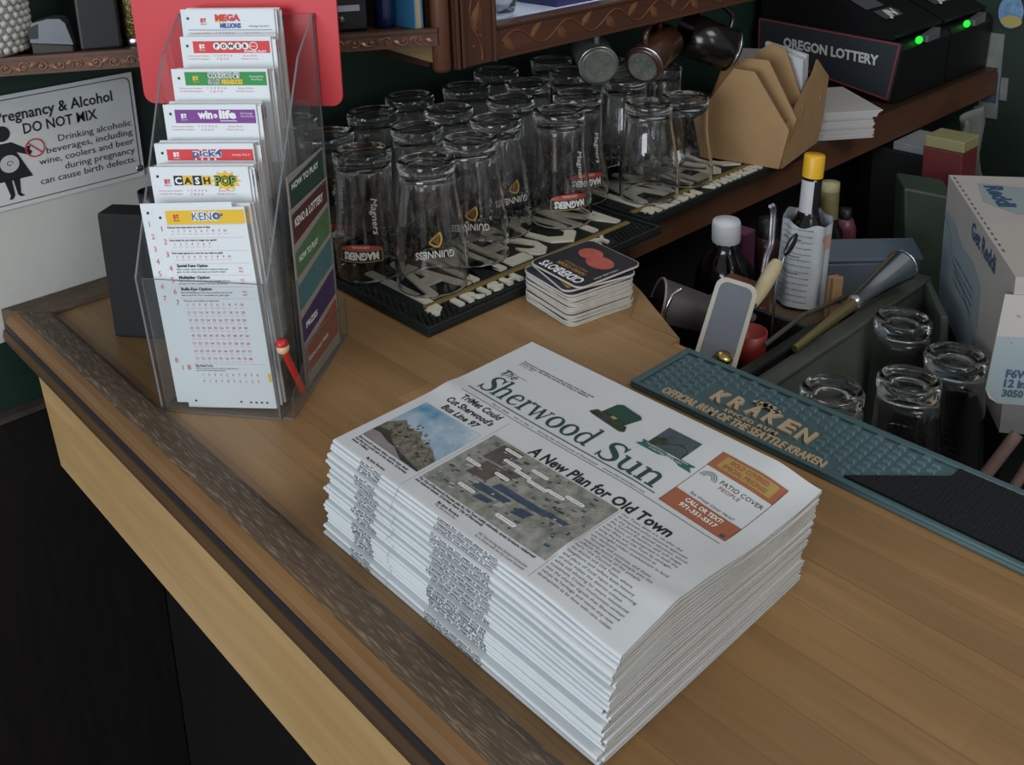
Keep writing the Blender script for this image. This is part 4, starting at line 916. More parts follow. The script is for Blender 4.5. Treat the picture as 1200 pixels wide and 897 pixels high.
GL = [
 ('arc', 0.676, 0.891, 0.10, 'upturned pint glass with white arched lettering and gold harp, nearest the mat corner'),
 ('badge', 0.646, 0.978, -0.25, 'upturned pint glass with black and red badge, beside the brochures at the mat edge'),
 ('badge', 0.655, 1.070, -0.30, 'leftmost upturned pint glass, half hidden behind the brochures'),
 ('arc', 0.7655, 0.917, -0.10, 'upturned pint glass with white arched lettering, second in the front row'),
 ('tulip', 0.752, 1.007, 0, 'clear upturned pint glass with a bright ring base, behind the two front lettered glasses'),
 ('arc', 0.845, 0.958, 0.5, 'third upturned pint glass of the front row, lettering turned to the right'),
 ('badge', 0.927, 0.922, 0.30, 'upturned pint glass with black badge and red arch, fourth in the front row'),
 ('badge', 1.006, 0.963, 0.30, 'upturned pint glass with black badge and red arch, at the gap between both mats'),
 ('waist', 0.757, 1.112, 0, 'clear upturned pint glass beside the red backboard, third row'),
 ('tulip', 0.838, 1.047, 0, 'clear upturned pint glass with a wide dark base, in the middle of the left mat'),
 ('tulip', 0.928, 1.018, 0, 'clear upturned pint glass directly behind the fourth glass of the front row'),
 ('waist', 0.842, 1.141, 0, None), ('waist', 0.932, 1.120, 0, None), ('tulip', 1.012, 1.072, 0, None), ('waist', 1.030, 1.163, 0, None), ('waist', 0.660, 1.164, 0, None), ('waist', 0.75, 1.2 - 0.0, 0, None),
 ('tulip', 1.080, 0.893, 0, 'clear short pint glass with bright blue window reflection, front of the right mat'),
 ('waist', 1.168, 0.897, 0, 'clear short pint glass nearest the cardboard caddy, front right of the right mat'),
 ('tulip', 1.125, 0.978, 0, 'clear upturned pint glass just behind the front pair on the right mat'),
 ('waist', 1.214, 0.984, 0, 'clear upturned pint glass behind the caddy side of the front pair'),
 ('waist', 1.103, 1.067, 0, None), ('tulip', 1.194, 1.077, 0, None), ('tulip', 1.145, 1.155, 0, None)]
GL = [g for g in GL if g[2] < 1.173]
# the middle of the two mats overlaps the counter seam: glasses are spaced by at least a rim's width
used = set()
for i, (k, x, y, da, lab) in enumerate(GL):
    a = TO_CAM(x, y) + da
    l = lab or BACKROW
    if k not in used:
        g = proto[k]; used.add(k); g.location = (x, y, GZ); g.rotation_euler = (0, 0, a); g['label'] = l
    else: g = copy_thing(proto[k], (x, y, GZ), a, l)
    if lab and 'short pint' in lab: g.scale = (1, 1, 0.90 if 'window' in lab else 0.84)
    g['group'] = G1 if lab else 'clear glasses in the back rows'

# ================================================================== beer mats (card coasters)
CARD = mat('coaster card', '#c9c3b8', 0.8, var=0.15, vscale=80); CARD_Y = mat('coaster card yellowed', '#b48f4f', 0.8)
CK = mat('coaster black print', '#231f22', 0.5); CN = mat('coaster navy print', '#222338', 0.5); CG = mat('coaster gold print', '#a57d2e', 0.5); CRD = mat('coaster red print', '#a8433d', 0.5, var=0.5, vscale=60, col2='#c9735b')
CMS = [CARD, CK, CN, CG, CRD, WHITE, CARD_Y]
CN_ = 18
ords = ['topmost', 'second', 'third', 'fourth', 'fifth', 'sixth', 'seventh', 'eighth', 'ninth', 'tenth']
rr = random.Random(5)
z = 0.0004
for i in range(CN_):
    d = CN_ - 1 - i
    th = 0.0021; rot = math.radians(-10 + rr.uniform(-1.6, 1.6)); cx, cy = 0.7735 + rr.uniform(-.0014, .0014), 0.744 + rr.uniform(-.0014, .0014)
    tilt = 0.0
    if d == 0: rot += math.radians(3); cx += 0.010; cy -= 0.001; tilt = 0.03
    if d == 1: rot -= math.radians(7); cx += 0.006; cy += 0.000; tilt = 0.018
    if d == 2: rot += math.radians(2)
    M = Matrix.Translation((cx, cy, z + (0.0010 if d == 0 else 0) + (0.0016 if d == 0 else 0.0009 if d == 1 else 0))) @ Matrix.Rotation(rot, 4, 'Z') @ Matrix.Rotation(-tilt, 4, 'Y')
    b = MB(); b.M = M; h = 0.0465
    pl = rrect(-h, -h, h, h, 0.010, 5)
    b.prism(pl, 0, th, 0, True)
    zt = th + 0.0001
    top = [(x * .985, y * .985, zt) for x, y in pl]
    b.add(top, [tuple(range(len(top)))], 1 if d == 0 else 2)
    if d == 0:   # printed face, reads towards the wall: text runs along -x
        b.text('CIDERBOYS', lambda u, v, w=0: (-0.0285 - v, -0.036 + u, zt + 0.0002), 5, 0.0125, 0.072, bold=.03)
        b.text('HARD CIDER', lambda u, v, w=0: (-0.0185 - v, -0.025 + u, zt + 0.0002), 3, 0.0055, 0.050, bold=.03)
        b.text('FIRST PRESS', lambda u, v, w=0: (-0.0115 - v, -0.020 + u, zt + 0.0002), 3, 0.0040, 0.040)
        b.add([(0.012 + .014 * math.cos(a), -0.012 + .020 * math.sin(a), zt + 0.0002) for a in [2 * PI * k / 18 for k in range(18)]], [tuple(range(18))], 4)
        b.add([(0.020 + .013 * math.cos(a), 0.014 + .017 * math.sin(a), zt + 0.0003) for a in [2 * PI * k / 18 for k in range(18)]], [tuple(range(18))], 4)
        b.text('DRINK RESPONSIBLY', lambda u, v, w=0: (0.0 + u * 0.9 - 0.02, -0.0415 + v, zt + 0.0002), 5, 0.0026, 0.040)
    elif d == 1: b.add([(-0.040, -0.040, zt + .0002), (-0.005, -0.043, zt + .0002), (-0.012, -0.012, zt + .0002), (-0.038, 0.0, zt + .0002)], [(0, 1, 2, 3)], 3)
    if d in (15, 16): b.add([(x, y, zz) for x, y in ((h + .0002, -h + .012), (h + .0002, h - .012)) for zz in (0.0002, th - .0002)], [(0, 2, 3, 1)], 6)
    lab = ('topmost card coaster of the stack, black face with cream lettering and red apples' if d == 0 else 'second coaster from the top, turned a little, navy face with a gold corner' if d == 1 else
           'square card coaster, %s from the top of the coaster stack' % ords[d] if d < 9 else 'bottom coaster of the stack, flat on the bar top' if i == 0 else 'square card coaster, %s from the bottom of the coaster stack' % ords[i])
    tag(b.build('coaster', CMS), lab, 'coaster', 'card coasters stacked on the bar')
    z += th + (0.0003 if d > 3 else 0.0006)

# ================================================================== rail mat along the bartender's edge
TEALR = mat('teal rubber', '#4e676b', 0.42, spec=0.45, var=0.12, vscale=15)
TEALS = mat('teal raised scales', '#566f77', 0.36, spec=0.5)
BEIGE = mat('beige raised rubber', '#c0ab8c', 0.55)
PADB = mat('black ribbed rubber pad', '#17181b', 0.6, spec=0.4, bump=0.5, bscale=90, stretch=(1, 5, 1))
x0, x1, y0, y1 = 0.675, 0.7655, -0.032, 0.581
km = thing('bar_rail_mat', 'teal rubber rail mat with raised scales, beige rum lettering and black pad', 'bar mat', (0.72, 0.27, 0))
b = MB(); b.box(x0, y0, 0.0006, x1, y1, 0.006)
for q in ((x0, y0, x1, y0 + .007), (x0, y1 - .007, x1, y1), (x0, y0 + .007, x0 + .0045, y1 - .007), (x1 - .007, y0 + .007, x1, y1 - .007)): b.box(q[0], q[1], 0.006, q[2], q[3], 0.0102)
b.build('mat_base', TEALR, km, bevel=0.0012)
def pad_y(x): return 0.358 - (x - 0.684) / (0.744 - 0.684) * 0.062 if x < 0.744 else 0.296
b = MB(); st = 0.0108; rowh = 0.0094; row = 0; y = y1 - 0.012
def in_text(x, y): return (0.6740 < x < 0.6960 and 0.372 < y < 0.552) or (0.6885 < x < 0.7330 and 0.404 < y < 0.516)
while y > 0.28:
    x = x0 + 0.0105 + (rowh / 2 if row % 2 else 0)
    while x < x1 - 0.009:
        if y > pad_y(x) + 0.005 and not in_text(x, y):
            w, h = 0.0044, 0.0037
            b.add([(x - h, y - w, .006), (x + h, y - w * .8, .006), (x + h, y + w * .8, .006), (x - h, y + w, .006), (x - h * .6, y - w * .7, .0092), (x + h * .7, y - w * .6, .0086), (x + h * .7, y + w * .6, .0086), (x - h * .6, y + w * .7, .0092)], [(4, 5, 6, 7), (0, 1, 5, 4), (1, 2, 6, 5), (2, 3, 7, 6), (3, 0, 4, 7)], 0)
        x += rowh
    y -= st; row += 1
o = b.build('raised_scales', TEALS, km, bevel=0.0005, seg=1); o['kind'] = 'stuff'
b = MB(); b.prism([(x0 + .009, y0 + .007), (x1 - .007, y0 + .007), (x1 - .007, 0.294), (0.7445, 0.294), (x0 + .009, 0.357)], 0.006, 0.0092, 0)
for k in range(40):
    yy = y0 + 0.01 + k * 0.0082
    if yy < 0.29: b.prism([(x0 + .010, yy), (x1 - .008, yy), (x1 - .008, yy + .003), (x0 + .010, yy + .003)], 0.0092, 0.0099, 0)
b.build('black_pad', PADB, km)
kt = lambda X, Y: (lambda u, v, w=0: (X + v, Y - u, 0.0080 + w))
b = MB()
for i, c in enumerate('KRAKEN'):
    u = i / 5.0; dip = -0.0045 * (1 - (2 * u - 1) ** 2)
    b.text(c, kt(0.7030 - dip * 0.7, 0.5075 - i * 0.0182), 0, 0.0185, 0.0135, bold=.035, extrude=0.0016)
b.text('SPICED RUM', kt(0.6948, 0.4860), 0, 0.0050, 0.056, bold=.02, extrude=0.0008, spacing=1.2)
b.text('OFFICIAL RUM OF THE SEATTLE KRAKEN', kt(0.6803, 0.5480), 0, 0.0108, 0.172, bold=.02, extrude=0.0014)
b.build('raised_lettering', BEIGE, km)
b = MB(); f = lambda x, y, z: (0.7245 + y, 0.474 - x, 0.0102)
for pts in ([(0, 0.001, .003), (.008, .005, .003), (.016, .002, .003), (.026, .005, .002)], [(.002, .006, .002), (.010, .0005, .003), (.020, .006, .003), (.030, .002, .0015)], [(.006, -.002, .002), (.014, .007, .003), (.022, -.001, .002)], [(.012, -.003, .002), (.012, .009, .0035)]):
    b.ribbon([(p.x, p.y, p.z) for p in catmull(pts, 5)], f, 0)
b.build('raised_emblem', BEIGE, km)
km.scale = (1, 1, 0.72)
# ================================================================== the well behind the bar
STEEL_D = mat('dull grey metal', '#5c5f58', 0.45, metal=0.3, var=0.3, vscale=20)
TRAYP = mat('grey green tray plastic', '#5c635a', 0.4, spec=0.4, var=0.2, vscale=12)
well = thing('underbar_well', 'dark sunken underbar shelf behind the bar holding bottles and trays', 'shelf', (1.1, 0.4, -1.05))
b = MB(); b.box(0.775, -0.55, -0.30, 1.62, 0.80, -0.285); b.build('well_floor', mat('dark well floor', '#232320', 0.6, var=0.4, vscale=12), well)
b = MB(); b.box(0.80, -0.5, -1.05, 0.83, 0.75, -0.30); b.build('support', MATTE, well)
b = MB(); b.box(1.58, -0.5, -1.05, 1.61, 0.75, -0.30); b.build('support', MATTE, well)
# glass tray with perforated liner
tray = thing('glass_tray', 'grey green plastic tray with black perforated liner holding four glasses', 'tray', (1.02, 0.40, -0.285))
def slab(name, pts, m, parent, bevel=0.002):
    b = MB(); b.hexa(pts); return b.build(name, m, parent, bevel=bevel)
tx0, tx1, ty0, ty1, tzt, tzb = 0.800, 1.215, 0.10, 0.540, -0.052, -0.284
slab('side_wall', [(tx0, ty1 - .022, tzb), (tx1, ty1 - .022, tzb), (tx1, ty1 - .016, tzb), (tx0, ty1 - .016, tzb), (tx0, ty1 - .008, tzt), (tx1, ty1 - .008, tzt), (tx1, ty1, tzt), (tx0, ty1, tzt)], TRAYP, tray)
slab('end_wall', [(1.196, .519, tzb), (1.109, .456, tzb), (1.113, .451, tzb), (1.200, .514, tzb), (1.208, .536, tzt), (1.121, .473, tzt), (1.126, .466, tzt), (1.213, .530, tzt)], TRAYP, tray)
slab('near_wall', [(tx0, ty0, tzb), (tx0 + .006, ty0, tzb), (tx0 + .006, ty1 - .02, tzb), (tx0, ty1 - .02, tzb), (tx0, ty0, tzt - .03), (tx0 + .006, ty0, tzt - .03), (tx0 + .006, ty1 - .01, tzt - .03), (tx0, ty1 - .01, tzt - .03)], TRAYP, tray)
b = MB(); b.prism([(tx0 + .004, ty0), (1.0, ty0), (1.03, 0.37), (1.19, 0.512), (1.19, ty1 - .02), (tx0 + .004, ty1 - .02)], tzb, tzb + .004); b.build('tray_floor', TRAYP, tray)
b = MB(); b.box(tx0, ty1 - .012, tzt - .004, tx1, ty1 + .010, tzt + .003); b.box(tx0, ty1 + .004, tzt - .012, tx1, ty1 + .010, tzt - .004); b.build('rim', STEEL_D, tray, bevel=0.002)
b = MB(); LZ = -0.205; st = 0.0125; x = tx0 + .012
while x < 1.185:
    ylo = ty0 if x < 1.0 else 0.30 if x < 1.03 else 0.392 + (x - 1.044) * 0.725
    b.box(x - .0022, ylo, LZ - .004, x + .0022, ty1 - .025, LZ); x += st
y = ty0 + .005
while y < ty1 - .03:
    b.box(tx0 + .008, y - .0022, LZ - .0045, 1.0 if y < .31 else 1.02 if y < .39 else min(1.185, 1.03 + (y - 0.392) / 0.725), y + .0022, LZ - .0004); y += st
for lx in (tx0 + 0.02, 0.96):
    for ly in (ty0 + 0.02, ty1 - 0.05): b.box(lx, ly, tzb + .004, lx + .01, ly + .01, LZ - .004)
o = b.build('perforated_liner', mat('black mesh liner', '#24231f', 0.5), tray)
DG = [('nearest the rail mat, just behind its beige lettering', 0.869, 0.472), ('in the middle, with bright rings in its base', 0.942, 0.425), ('nearest the white carton', 1.024, 0.412), ('at the back beside the metal jigger', 1.066, 0.494)]
dp = thing('pint_glass', 'upturned conical glass in the tray, ' + DG[0][0], 'glass', (0, 0, 0), group='upturned glasses in the tray')
glass_body('cone').build('glass_body', GLASS, dp)
for i, (lab, x, y) in enumerate(DG):
    if i == 0: dp.location = (x, y, LZ + 0.0003)
    else: copy_thing(dp, (x, y, LZ + 0.0003 - (0.012 if i == 2 else 0) * 0), 0.3 * i, 'upturned conical glass in the tray, ' + lab, 'upturned glasses in the tray')
for g in [o for o in bpy.data.objects if o.get('group') == 'upturned glasses in the tray']:
    g.scale = (0.93, 0.93, 1.09)

# ---- long bin beside the tray with bar tools
BINM = mat('black bin plastic', '#1b1c1b', 0.45, spec=0.4)
tb = thing('tool_bin', 'black plastic bin of bar tools between the tray and the bar end', 'bin', (0.88, 0.63, -0.285))
bx0, bx1, by0, by1, bzt, bzb = 0.795, 0.975, 0.555, 0.70, -0.042, -0.284
for nm, p in (('front_wall', (bx0, by0, bx1, by0 + .006)), ('rear_wall', (bx0, by1 - .006, bx1, by1)), ('end_wall', (bx0, by0 + .006, bx0 + .006, by1 - .006)), ('end_wall', (bx1 - .006, by0 + .006, bx1, by1 - .006))):
    b = MB(); b.box(p[0], p[1], bzb, p[2], p[3], bzt); b.build(nm, BINM, tb, bevel=0.0015)
b = MB(); b.box(bx0 + .006, by0 + .006, bzb, bx1 - .006, by1 - .006, -0.10); b.build('raised_floor', BINM, tb)
b = MB(); b.box(bx0 - .004, by0 - .006, bzt, bx1 + .004, by0 + .006, bzt + .005); b.build('rim', BINM, tb, bevel=0.0015)
# paddle with white rim and handle
def between(p, q): return Vector(q) - Vector(p)
sp = thing('dough_scraper', 'grey bar scraper with white rim and pale handle standing in the bin', 'scraper', (0.86, 0.60, -0.09))
P0 = Vector((0.822, 0.592, -0.055)); P1 = Vector((0.892, 0.606, 0.030)); ax = (P1 - P0).normalized(); sd = Vector((0.55, -0.83, 0.0)); sd = (sd - ax * sd.dot(ax)).normalized(); nn = ax.cross(sd)
Ms = Matrix.Identity(4)
for i in range(3): Ms[i][0] = sd[i]; Ms[i][1] = ax[i]; Ms[i][2] = nn[i]; Ms[i][3] = P0[i]
L_ = (P1 - P0).length; WHT = mat('off white plastic', '#b9b4a6', 0.45, var=0.15, vscale=60)
b = MB(); b.M = Ms; b.prism(rrect(-0.0235, 0, 0.0235, L_, 0.012, 6), -0.003, 0.003); b.build('rim', WHT, sp, bevel=0.001)
b = MB(); b.M = Ms; b.prism(rrect(-0.0185, 0.004, 0.0185, L_ - 0.005, 0.009, 6), -0.0036, 0.0036); b.build('blade', mat('blue grey pad', '#676b74', 0.6, var=0.15, vscale=40), sp)
b = MB(); h0 = P1 - ax * 0.012; h1 = Vector((0.978, 0.612, 0.022)); h0 = Vector((0.905, 0.596, 0.0)); b.tube([h0, h0.lerp(h1, .3), h0.lerp(h1, .8), h1], [0.006, 0.0085, 0.0095, 0.0075], 12); b.build('handle', mat('pale yellowed plastic', '#bcae8c', 0.45), sp)
# scoop
so = thing('ice_scoop', 'dark grey plastic scoop lying in the bin beside the coasters', 'scoop', (0.83, 0.65, -0.09))
_z = Vector((-0.66, 0.62, 0.30)).normalized(); _y = (Vector((0, 0, 1)) - _z * _z.z).normalized(); _x = _y.cross(_z); Msc = Matrix.Identity(4)
for i in range(3): Msc[i][0] = _x[i]; Msc[i][1] = _y[i]; Msc[i][2] = _z[i]; Msc[i][3] = (0.930, 0.642, -0.040)[i]
GSC = mat('grey purple plastic', '#4a4245', 0.5, var=0.2, vscale=30)
b = MB(); b.M = Msc
b.grid(lambda u, v: ((0.026 + 0.008 * v) * math.cos(PI * (u * 1.1 - .05)), (0.026 + 0.008 * v) * math.sin(PI * (u * 1.1 - .05)) - 0.012, 0.09 * v), 20, 6, 0)
b.grid(lambda u, v: ((0.0235 + 0.008 * v) * math.cos(PI * ((1 - u) * 1.1 - .05)), (0.0235 + 0.008 * v) * math.sin(PI * ((1 - u) * 1.1 - .05)) - 0.012, 0.09 * v), 20, 6, 0)
b.poly([((0.0262) * math.cos(PI * (k / 12 * 1.1 - .05)), 0.0262 * math.sin(PI * (k / 12 * 1.1 - .05)) - .012, 0) for k in range(13)], 0)
b.build('bowl', GSC, so)
b = MB(); b.M = Msc
b.tube([((0.0335) * math.cos(PI * (k / 20 * 1.1 - .05)), 0.0335 * math.sin(PI * (k / 20 * 1.1 - .05)) - .012, .09) for k in range(21)], 0.0016, 8); b.build('rim', mat('pale scoop rim', '#8d7f80', 0.4), so)
b = MB(); b.M = Msc; b.tube([(0, 0.012, 0.002), (0, 0.010, -0.012), (0, 0.004, -0.026)], [0.006, 0.0055, 0.007], 10); b.build('handle', GSC, so)
# red cup, gold cap, spoons
rc = MB(); rc.lathe([(0, 0), (0.017, 0), (0.021, 0.055), (0.0195, 0.055), (0.0155, 0.003), (0, 0.003)], 24, M=Matrix.Translation((0.922, 0.610, -0.0995)) @ Matrix.Rotation(0.0, 4, 'Y'))
tag(rc.build('plastic_cup', mat('red plastic', '#8c2f29', 0.4)), 'small red plastic cup behind the grey scraper in the bin', 'cup')
bst = thing('bottle_stopper', 'small stopper with a shiny gold cap at the foot of the scraper', 'stopper', (0.835, 0.585, -0.0999))
b = MB(); b.lathe([(0, 0), (0.008, 0), (0.0095, 0.002), (0.0095, 0.006), (0.007, 0.0085), (0, 0.009)], 20, M=Matrix.Translation((0.835, 0.585, -0.0378)) @ Matrix.Rotation(0.3, 4, 'X')); b.build('cap', mat('gold metal', '#c8a969', 0.25, metal=1.0), bst)
b = MB(); b.tube([(0.835, 0.585, -0.0999), (0.835, 0.585, -0.037)], 0.006, 10); b.build('stem', MATTE, bst)
spn = thing('bar_spoon', 'dark metal bar spoon standing in front of the white bottle label', 'spoon', (0.968, 0.606, -0.09))
b = MB(); b.tube([(0.962, 0.607, -0.0995), (0.968, 0.606, 0.0), (0.985, 0.607, 0.030)], 0.0016, 8); b.build('handle', CHROME, spn)
b = MB(); Mq = Matrix.Translation((1.000, 0.6075, 0.041)) @ Matrix.Rotation(math.radians(52), 4, 'Y'); b.M = Mq; b.ball((0, 0, 0), 0.0165, 0, 16, 10, (0.40, 0.25, 1.0)); b.build('spoon_bowl', mat('dark spoon metal', '#55575a', 0.3, metal=1.0), spn)
tg = thing('bent_tongs', 'bent pale metal tongs hooked up beside the bottle', 'tongs', (0.99, 0.63, -0.09))
b = MB()
for dx in (0, 0.006): b.tube(catmull([(0.968 + dx, 0.628, -0.0993), (0.992 + dx, 0.640, 0.0), (1.020 + dx, 0.650, 0.020), (1.030 + dx, 0.655, 0.040), (1.034 + dx, 0.657, 0.062), (1.022 + dx, 0.652, 0.072)], 5), 0.0024, 8)
b.build('arms', mat('worn pale metal', '#9a979c', 0.35, metal=0.8), tg)
# ---- bitters bottle with paper label
WELL_Z = -0.2848
bt = thing('bitters_bottle', 'dark bitters bottle with yellow cap and oversized white paper label', 'bottle', (1.075, 0.632, WELL_Z))
LEAN = Matrix.Translation((1.063, 0.631, -0.064)) @ Matrix.Rotation(math.radians(4.5), 4, Vector((0.30, 0.95, 0)).normalized()) @ Matrix.Diagonal((1, 1, 0.93, 1))
b = MB(); b.lathe([(0, 0), (0.026, 0), (0.0275, 0.004), (0.0275, 0.098), (0.024, 0.112), (0.015, 0.124), (0.0120, 0.132), (0.0115, 0.188), (0, 0.189)], 32, M=LEAN); b.build('bottle_body', mat('dark brown bottle', '#120d0c', 0.12, spec=0.6), bt)
b = MB(); b.lathe([(0.0128, 0.180), (0.0130, 0.208), (0.0120, 0.211), (0, 0.211)], 28, M=LEAN)
for k in range(28):
    a = 2 * PI * k / 28; b.M = LEAN; b.box(0, 0, 0, 0, 0, 0) if False else None
b.build('yellow_cap', mat('yellow cap plastic', '#d6a521', 0.4), bt)
b = MB(); b.lathe([(0.0120, 0.134), (0.01205, 0.176)], 28, M=LEAN)
b.v = b.v; fsel = [i for i, f in enumerate(b.f)]
ang0 = math.atan2(-0.629, -1.06)
keep = []
b.build('neck_sleeve', mat('black neck sleeve', '#191517', 0.4), bt)
b = MB(); b.M = LEAN; b.grid(lambda u, v: ((0.0123) * math.cos(ang0 - 0.2 + (u - 0.5) * 2.0 + .55 * -1), 0.0123 * math.sin(ang0 - 0.2 + (u - 0.5) * 2.0 - .55), 0.128 + 0.048 * v), 12, 1, 0); b.build('neck_label', mat('neck label paper', '#b8b7ba', 0.6), bt)
def lab_r(a, z): return 0.0292 + 0.0012 * math.cos(6 * a) + 0.0006 * math.sin(9 * a)
b = MB(); b.M = LEAN
def LB(u, v, d=0.0):
    a = u * 2 * PI; z = 0.002 + 0.126 * v - (0.010 * (0.5 + 0.5 * math.cos(a - ang0)) if v > .99 else 0) + (0.003 * math.sin(5 * a) if v > .99 else 0); r = lab_r(a, z) + d
    return (r * math.cos(a), r * math.sin(a), z)
b.grid(lambda u, v: LB(u, v), 64, 10, 0); b.grid(lambda u, v: LB(1 - u, v, -0.0006), 64, 10, 0)
rr = random.Random(3); u0 = (ang0 % (2 * PI)) / (2 * PI)
WORDS = ['aromatic bitters for food and drinks', 'a few dashes give flavour to soups', 'salads, gravies, fish and fruit', 'ingredients: water, alcohol, gentian', 'sugar and natural flavouring extracts', 'keep in a cool dry place', 'shake gently before each use']
for k in range(13):
    y = 0.112 - k * 0.0085
    b.text(WORDS[k % 7], lambda p, q, w=0: LB(u0 - 0.20 + p / 0.19, (y + q - .002) / 0.126, 0.0003), 1, 0.0026, 0.046)
for k in range(3): b.grid(lambda u, v: LB(u0 - 0.19 + u * 0.16, (0.098 - k * 0.024 + v * .0012 - .002) / .126, 0.0004), 8, 1, 1)
b.grid(lambda u, v: LB(u0 + 0.13 + u * 0.10 + 0.02 * math.sin(v * 6), 0.66 + v * 0.16, 0.0003), 8, 6, 2)
b.build('paper_label', [mat('white label paper', '#b3b8be', 0.7, var=0.35, vscale=30, col2='#8f8d86'), NGREY, mat('pink label print', '#b08a80', 0.7)], bt)
# wooden riser the bottle stands on
b = MB(); b.box(1.000, 0.585, WELL_Z, 1.125, 0.690, -0.0655)
tag(b.build('wooden_block', mat('worn wooden block', '#5d4a33', 0.7, var=0.4, vscale=40), bevel=0.002), 'worn wooden block under the bitters bottle', 'block')
b = MB(); b.box(0.978, 0.632, WELL_Z, 0.998, 0.69, -0.02); tag(b.build('brown_box', mat('red brown card', '#60351f', 0.6, var=0.3, vscale=40), bevel=0.002), 'red brown narrow box left of the bitters bottle', 'box')
# ---- squat dark jug with white cap and its neighbour
def dark_bottle(name, label, loc, prof, capprof=None, capm=None, tilt=0.0, extra=None):
    t = thing(name, label, 'bottle', loc)
    M = Matrix.Translation(loc) @ Matrix.Rotation(tilt, 4, Vector((0.7, -0.7, 0)))
    b = MB(); b.lathe(prof, 32, M=M); b.build('bottle_body', mat('very dark glass', '#0f0b0b', 0.10, spec=0.7), t)
    if capprof: b = MB(); b.lathe(capprof, 24, M=M); b.build('cap', capm, t)
    return t, M
RISE = -0.150
b = MB(); b.box(0.985, 0.705, WELL_Z, 1.40, 0.795, RISE - 0.0005); tag(b.build('bottle_step', MATTE), 'dark raised step that the rear row of bottles stands on', 'step')
t, M = dark_bottle('liqueur_jug', 'squat dark glass jug with white cap behind the scraper', (1.072, 0.751, RISE), [(0, 0), (0.036, 0), (0.042, 0.010), (0.043, 0.065), (0.038, 0.092), (0.026, 0.112), (0.018, 0.122), (0.017, 0.140), (0, 0.141)], [(0.0185, 0.132), (0.0195, 0.135), (0.0195, 0.158), (0.0175, 0.163), (0.0, 0.164)], mat('white cap', '#c9c9cb', 0.45))
b = MB(); b.tube([(M @ Vector(p)) for p in catmull([(-0.020, -0.020, 0.120), (-0.034, -0.034, 0.112), (-0.036, -0.036, 0.085), (-0.029, -0.029, 0.07)], 5)], 0.005, 8); b.build('handle', mat('very dark handle glass', '#0f0b0b', 0.12, spec=0.7), t)
dark_bottle('liqueur_bottle', 'dark round shouldered bottle left of the white capped jug', (1.030, 0.752, RISE) if False else (1.020, 0.828 - 0.055, RISE), [(0, 0), (0.024, 0), (0.026, 0.008), (0.026, 0.075), (0.022, 0.098), (0.012, 0.112), (0.010, 0.128), (0, 0.129)]) if False else None
t, M = dark_bottle('liqueur_bottle', 'dark round shouldered bottle half hidden behind the coasters', (0.925, 0.735, WELL_Z), [(0, 0), (0.040, 0), (0.044, 0.010), (0.044, 0.175), (0.039, 0.205), (0.026, 0.232), (0.016, 0.245), (0.015, 0.258), (0, 0.259)])
b = MB(); M3 = Matrix.Translation((0.86, 0.668, -0.02)); b.tube([(0.838, 0.668, -0.0985), (0.836, 0.668, -0.01), (0.846, 0.664, 0.012), (0.856, 0.660, 0.016)], 0.0022, 8); tag(b.build('metal_hook', CHROME), 'thin bright curved metal hook beside the coaster stack', 'hook')
# rear bottles
def rear_bottle(name, label, x, y, parts):
    t = thing(name, label, 'bottle', (x, y, RISE))
    for nm, prof, m in parts:
        b = MB(); b.lathe(prof, 24, M=Matrix.Translation((x, y, RISE))); b.build(nm, m, t)
PURP = mat('purple plastic', '#5a3550', 0.45); GREYP = mat('grey purple plastic body', '#494352', 0.4)
b = MB(); b.box(1.135, 0.765, RISE, 1.165, 0.79, RISE + 0.118); tag(b.build('drink_carton', mat('purple carton', '#5b2f49', 0.5), bevel=0.003), 'purple carton behind the jug', 'carton')
rear_bottle('sauce_bottle', 'dark capped bottle beside the purple carton', 1.195, 0.765, [('bottle_body', [(0, 0), (0.018, 0), (0.019, 0.004), (0.019, 0.085), (0.012, 0.10), (0, 0.10)], mat('brown bottle', '#33221f', 0.3)), ('cap', [(0.0135, 0.096), (0.0135, 0.125), (0, 0.126)], BLACK)])
rear_bottle('syrup_bottle', 'bottle with a purple cap and grey body right behind the bitters', 1.300, 0.757, [('bottle_body', [(0, 0), (0.022, 0), (0.0225, 0.005), (0.0225, 0.062), (0.018, 0.078), (0.011, 0.088), (0, 0.09)], GREYP), ('neck_band', [(0.0232, 0.03), (0.0232, 0.045)], PURP), ('cap', [(0.0125, 0.086), (0.0105, 0.128), (0.009, 0.130), (0, 0.130)], PURP)])
rear_bottle('label_bottle', 'dark bottle with a cream neck label behind the bitters', 1.352, 0.757, [('bottle_body', [(0, 0), (0.022, 0), (0.0225, 0.005), (0.0225, 0.060), (0.013, 0.078), (0.0125, 0.135), (0, 0.136)], mat('near black bottle', '#191313', 0.3)), ('neck_label', [(0.0138, 0.083), (0.0138, 0.128)], mat('cream label', '#8d8458', 0.6, var=0.2, vscale=60)), ('cap', [(0.0142, 0.128), (0.0142, 0.141), (0, 0.142)], mat('pale cap', '#a49a72', 0.5))])
rear_bottle('pink_bottle', 'small bottle with a pinkish shoulder in the dark row', 1.310 + .095, 0.748 + 0.01, [('bottle_body', [(0, 0), (0.018, 0), (0.018, 0.05), (0.012, 0.066), (0, 0.067)], mat('pink bottle', '#6d3a44', 0.35)), ('cap', [(0.010, 0.064), (0.010, 0.082), (0, 0.083)], BLACK)])
b = MB(); b.box(1.345, 0.716, RISE, 1.372, 0.731, RISE + 0.045); tag(b.build('cork_block', mat('tan cork', '#6e543c', 0.8), bevel=0.002), 'tan cork block standing before the dark bottles', 'block')
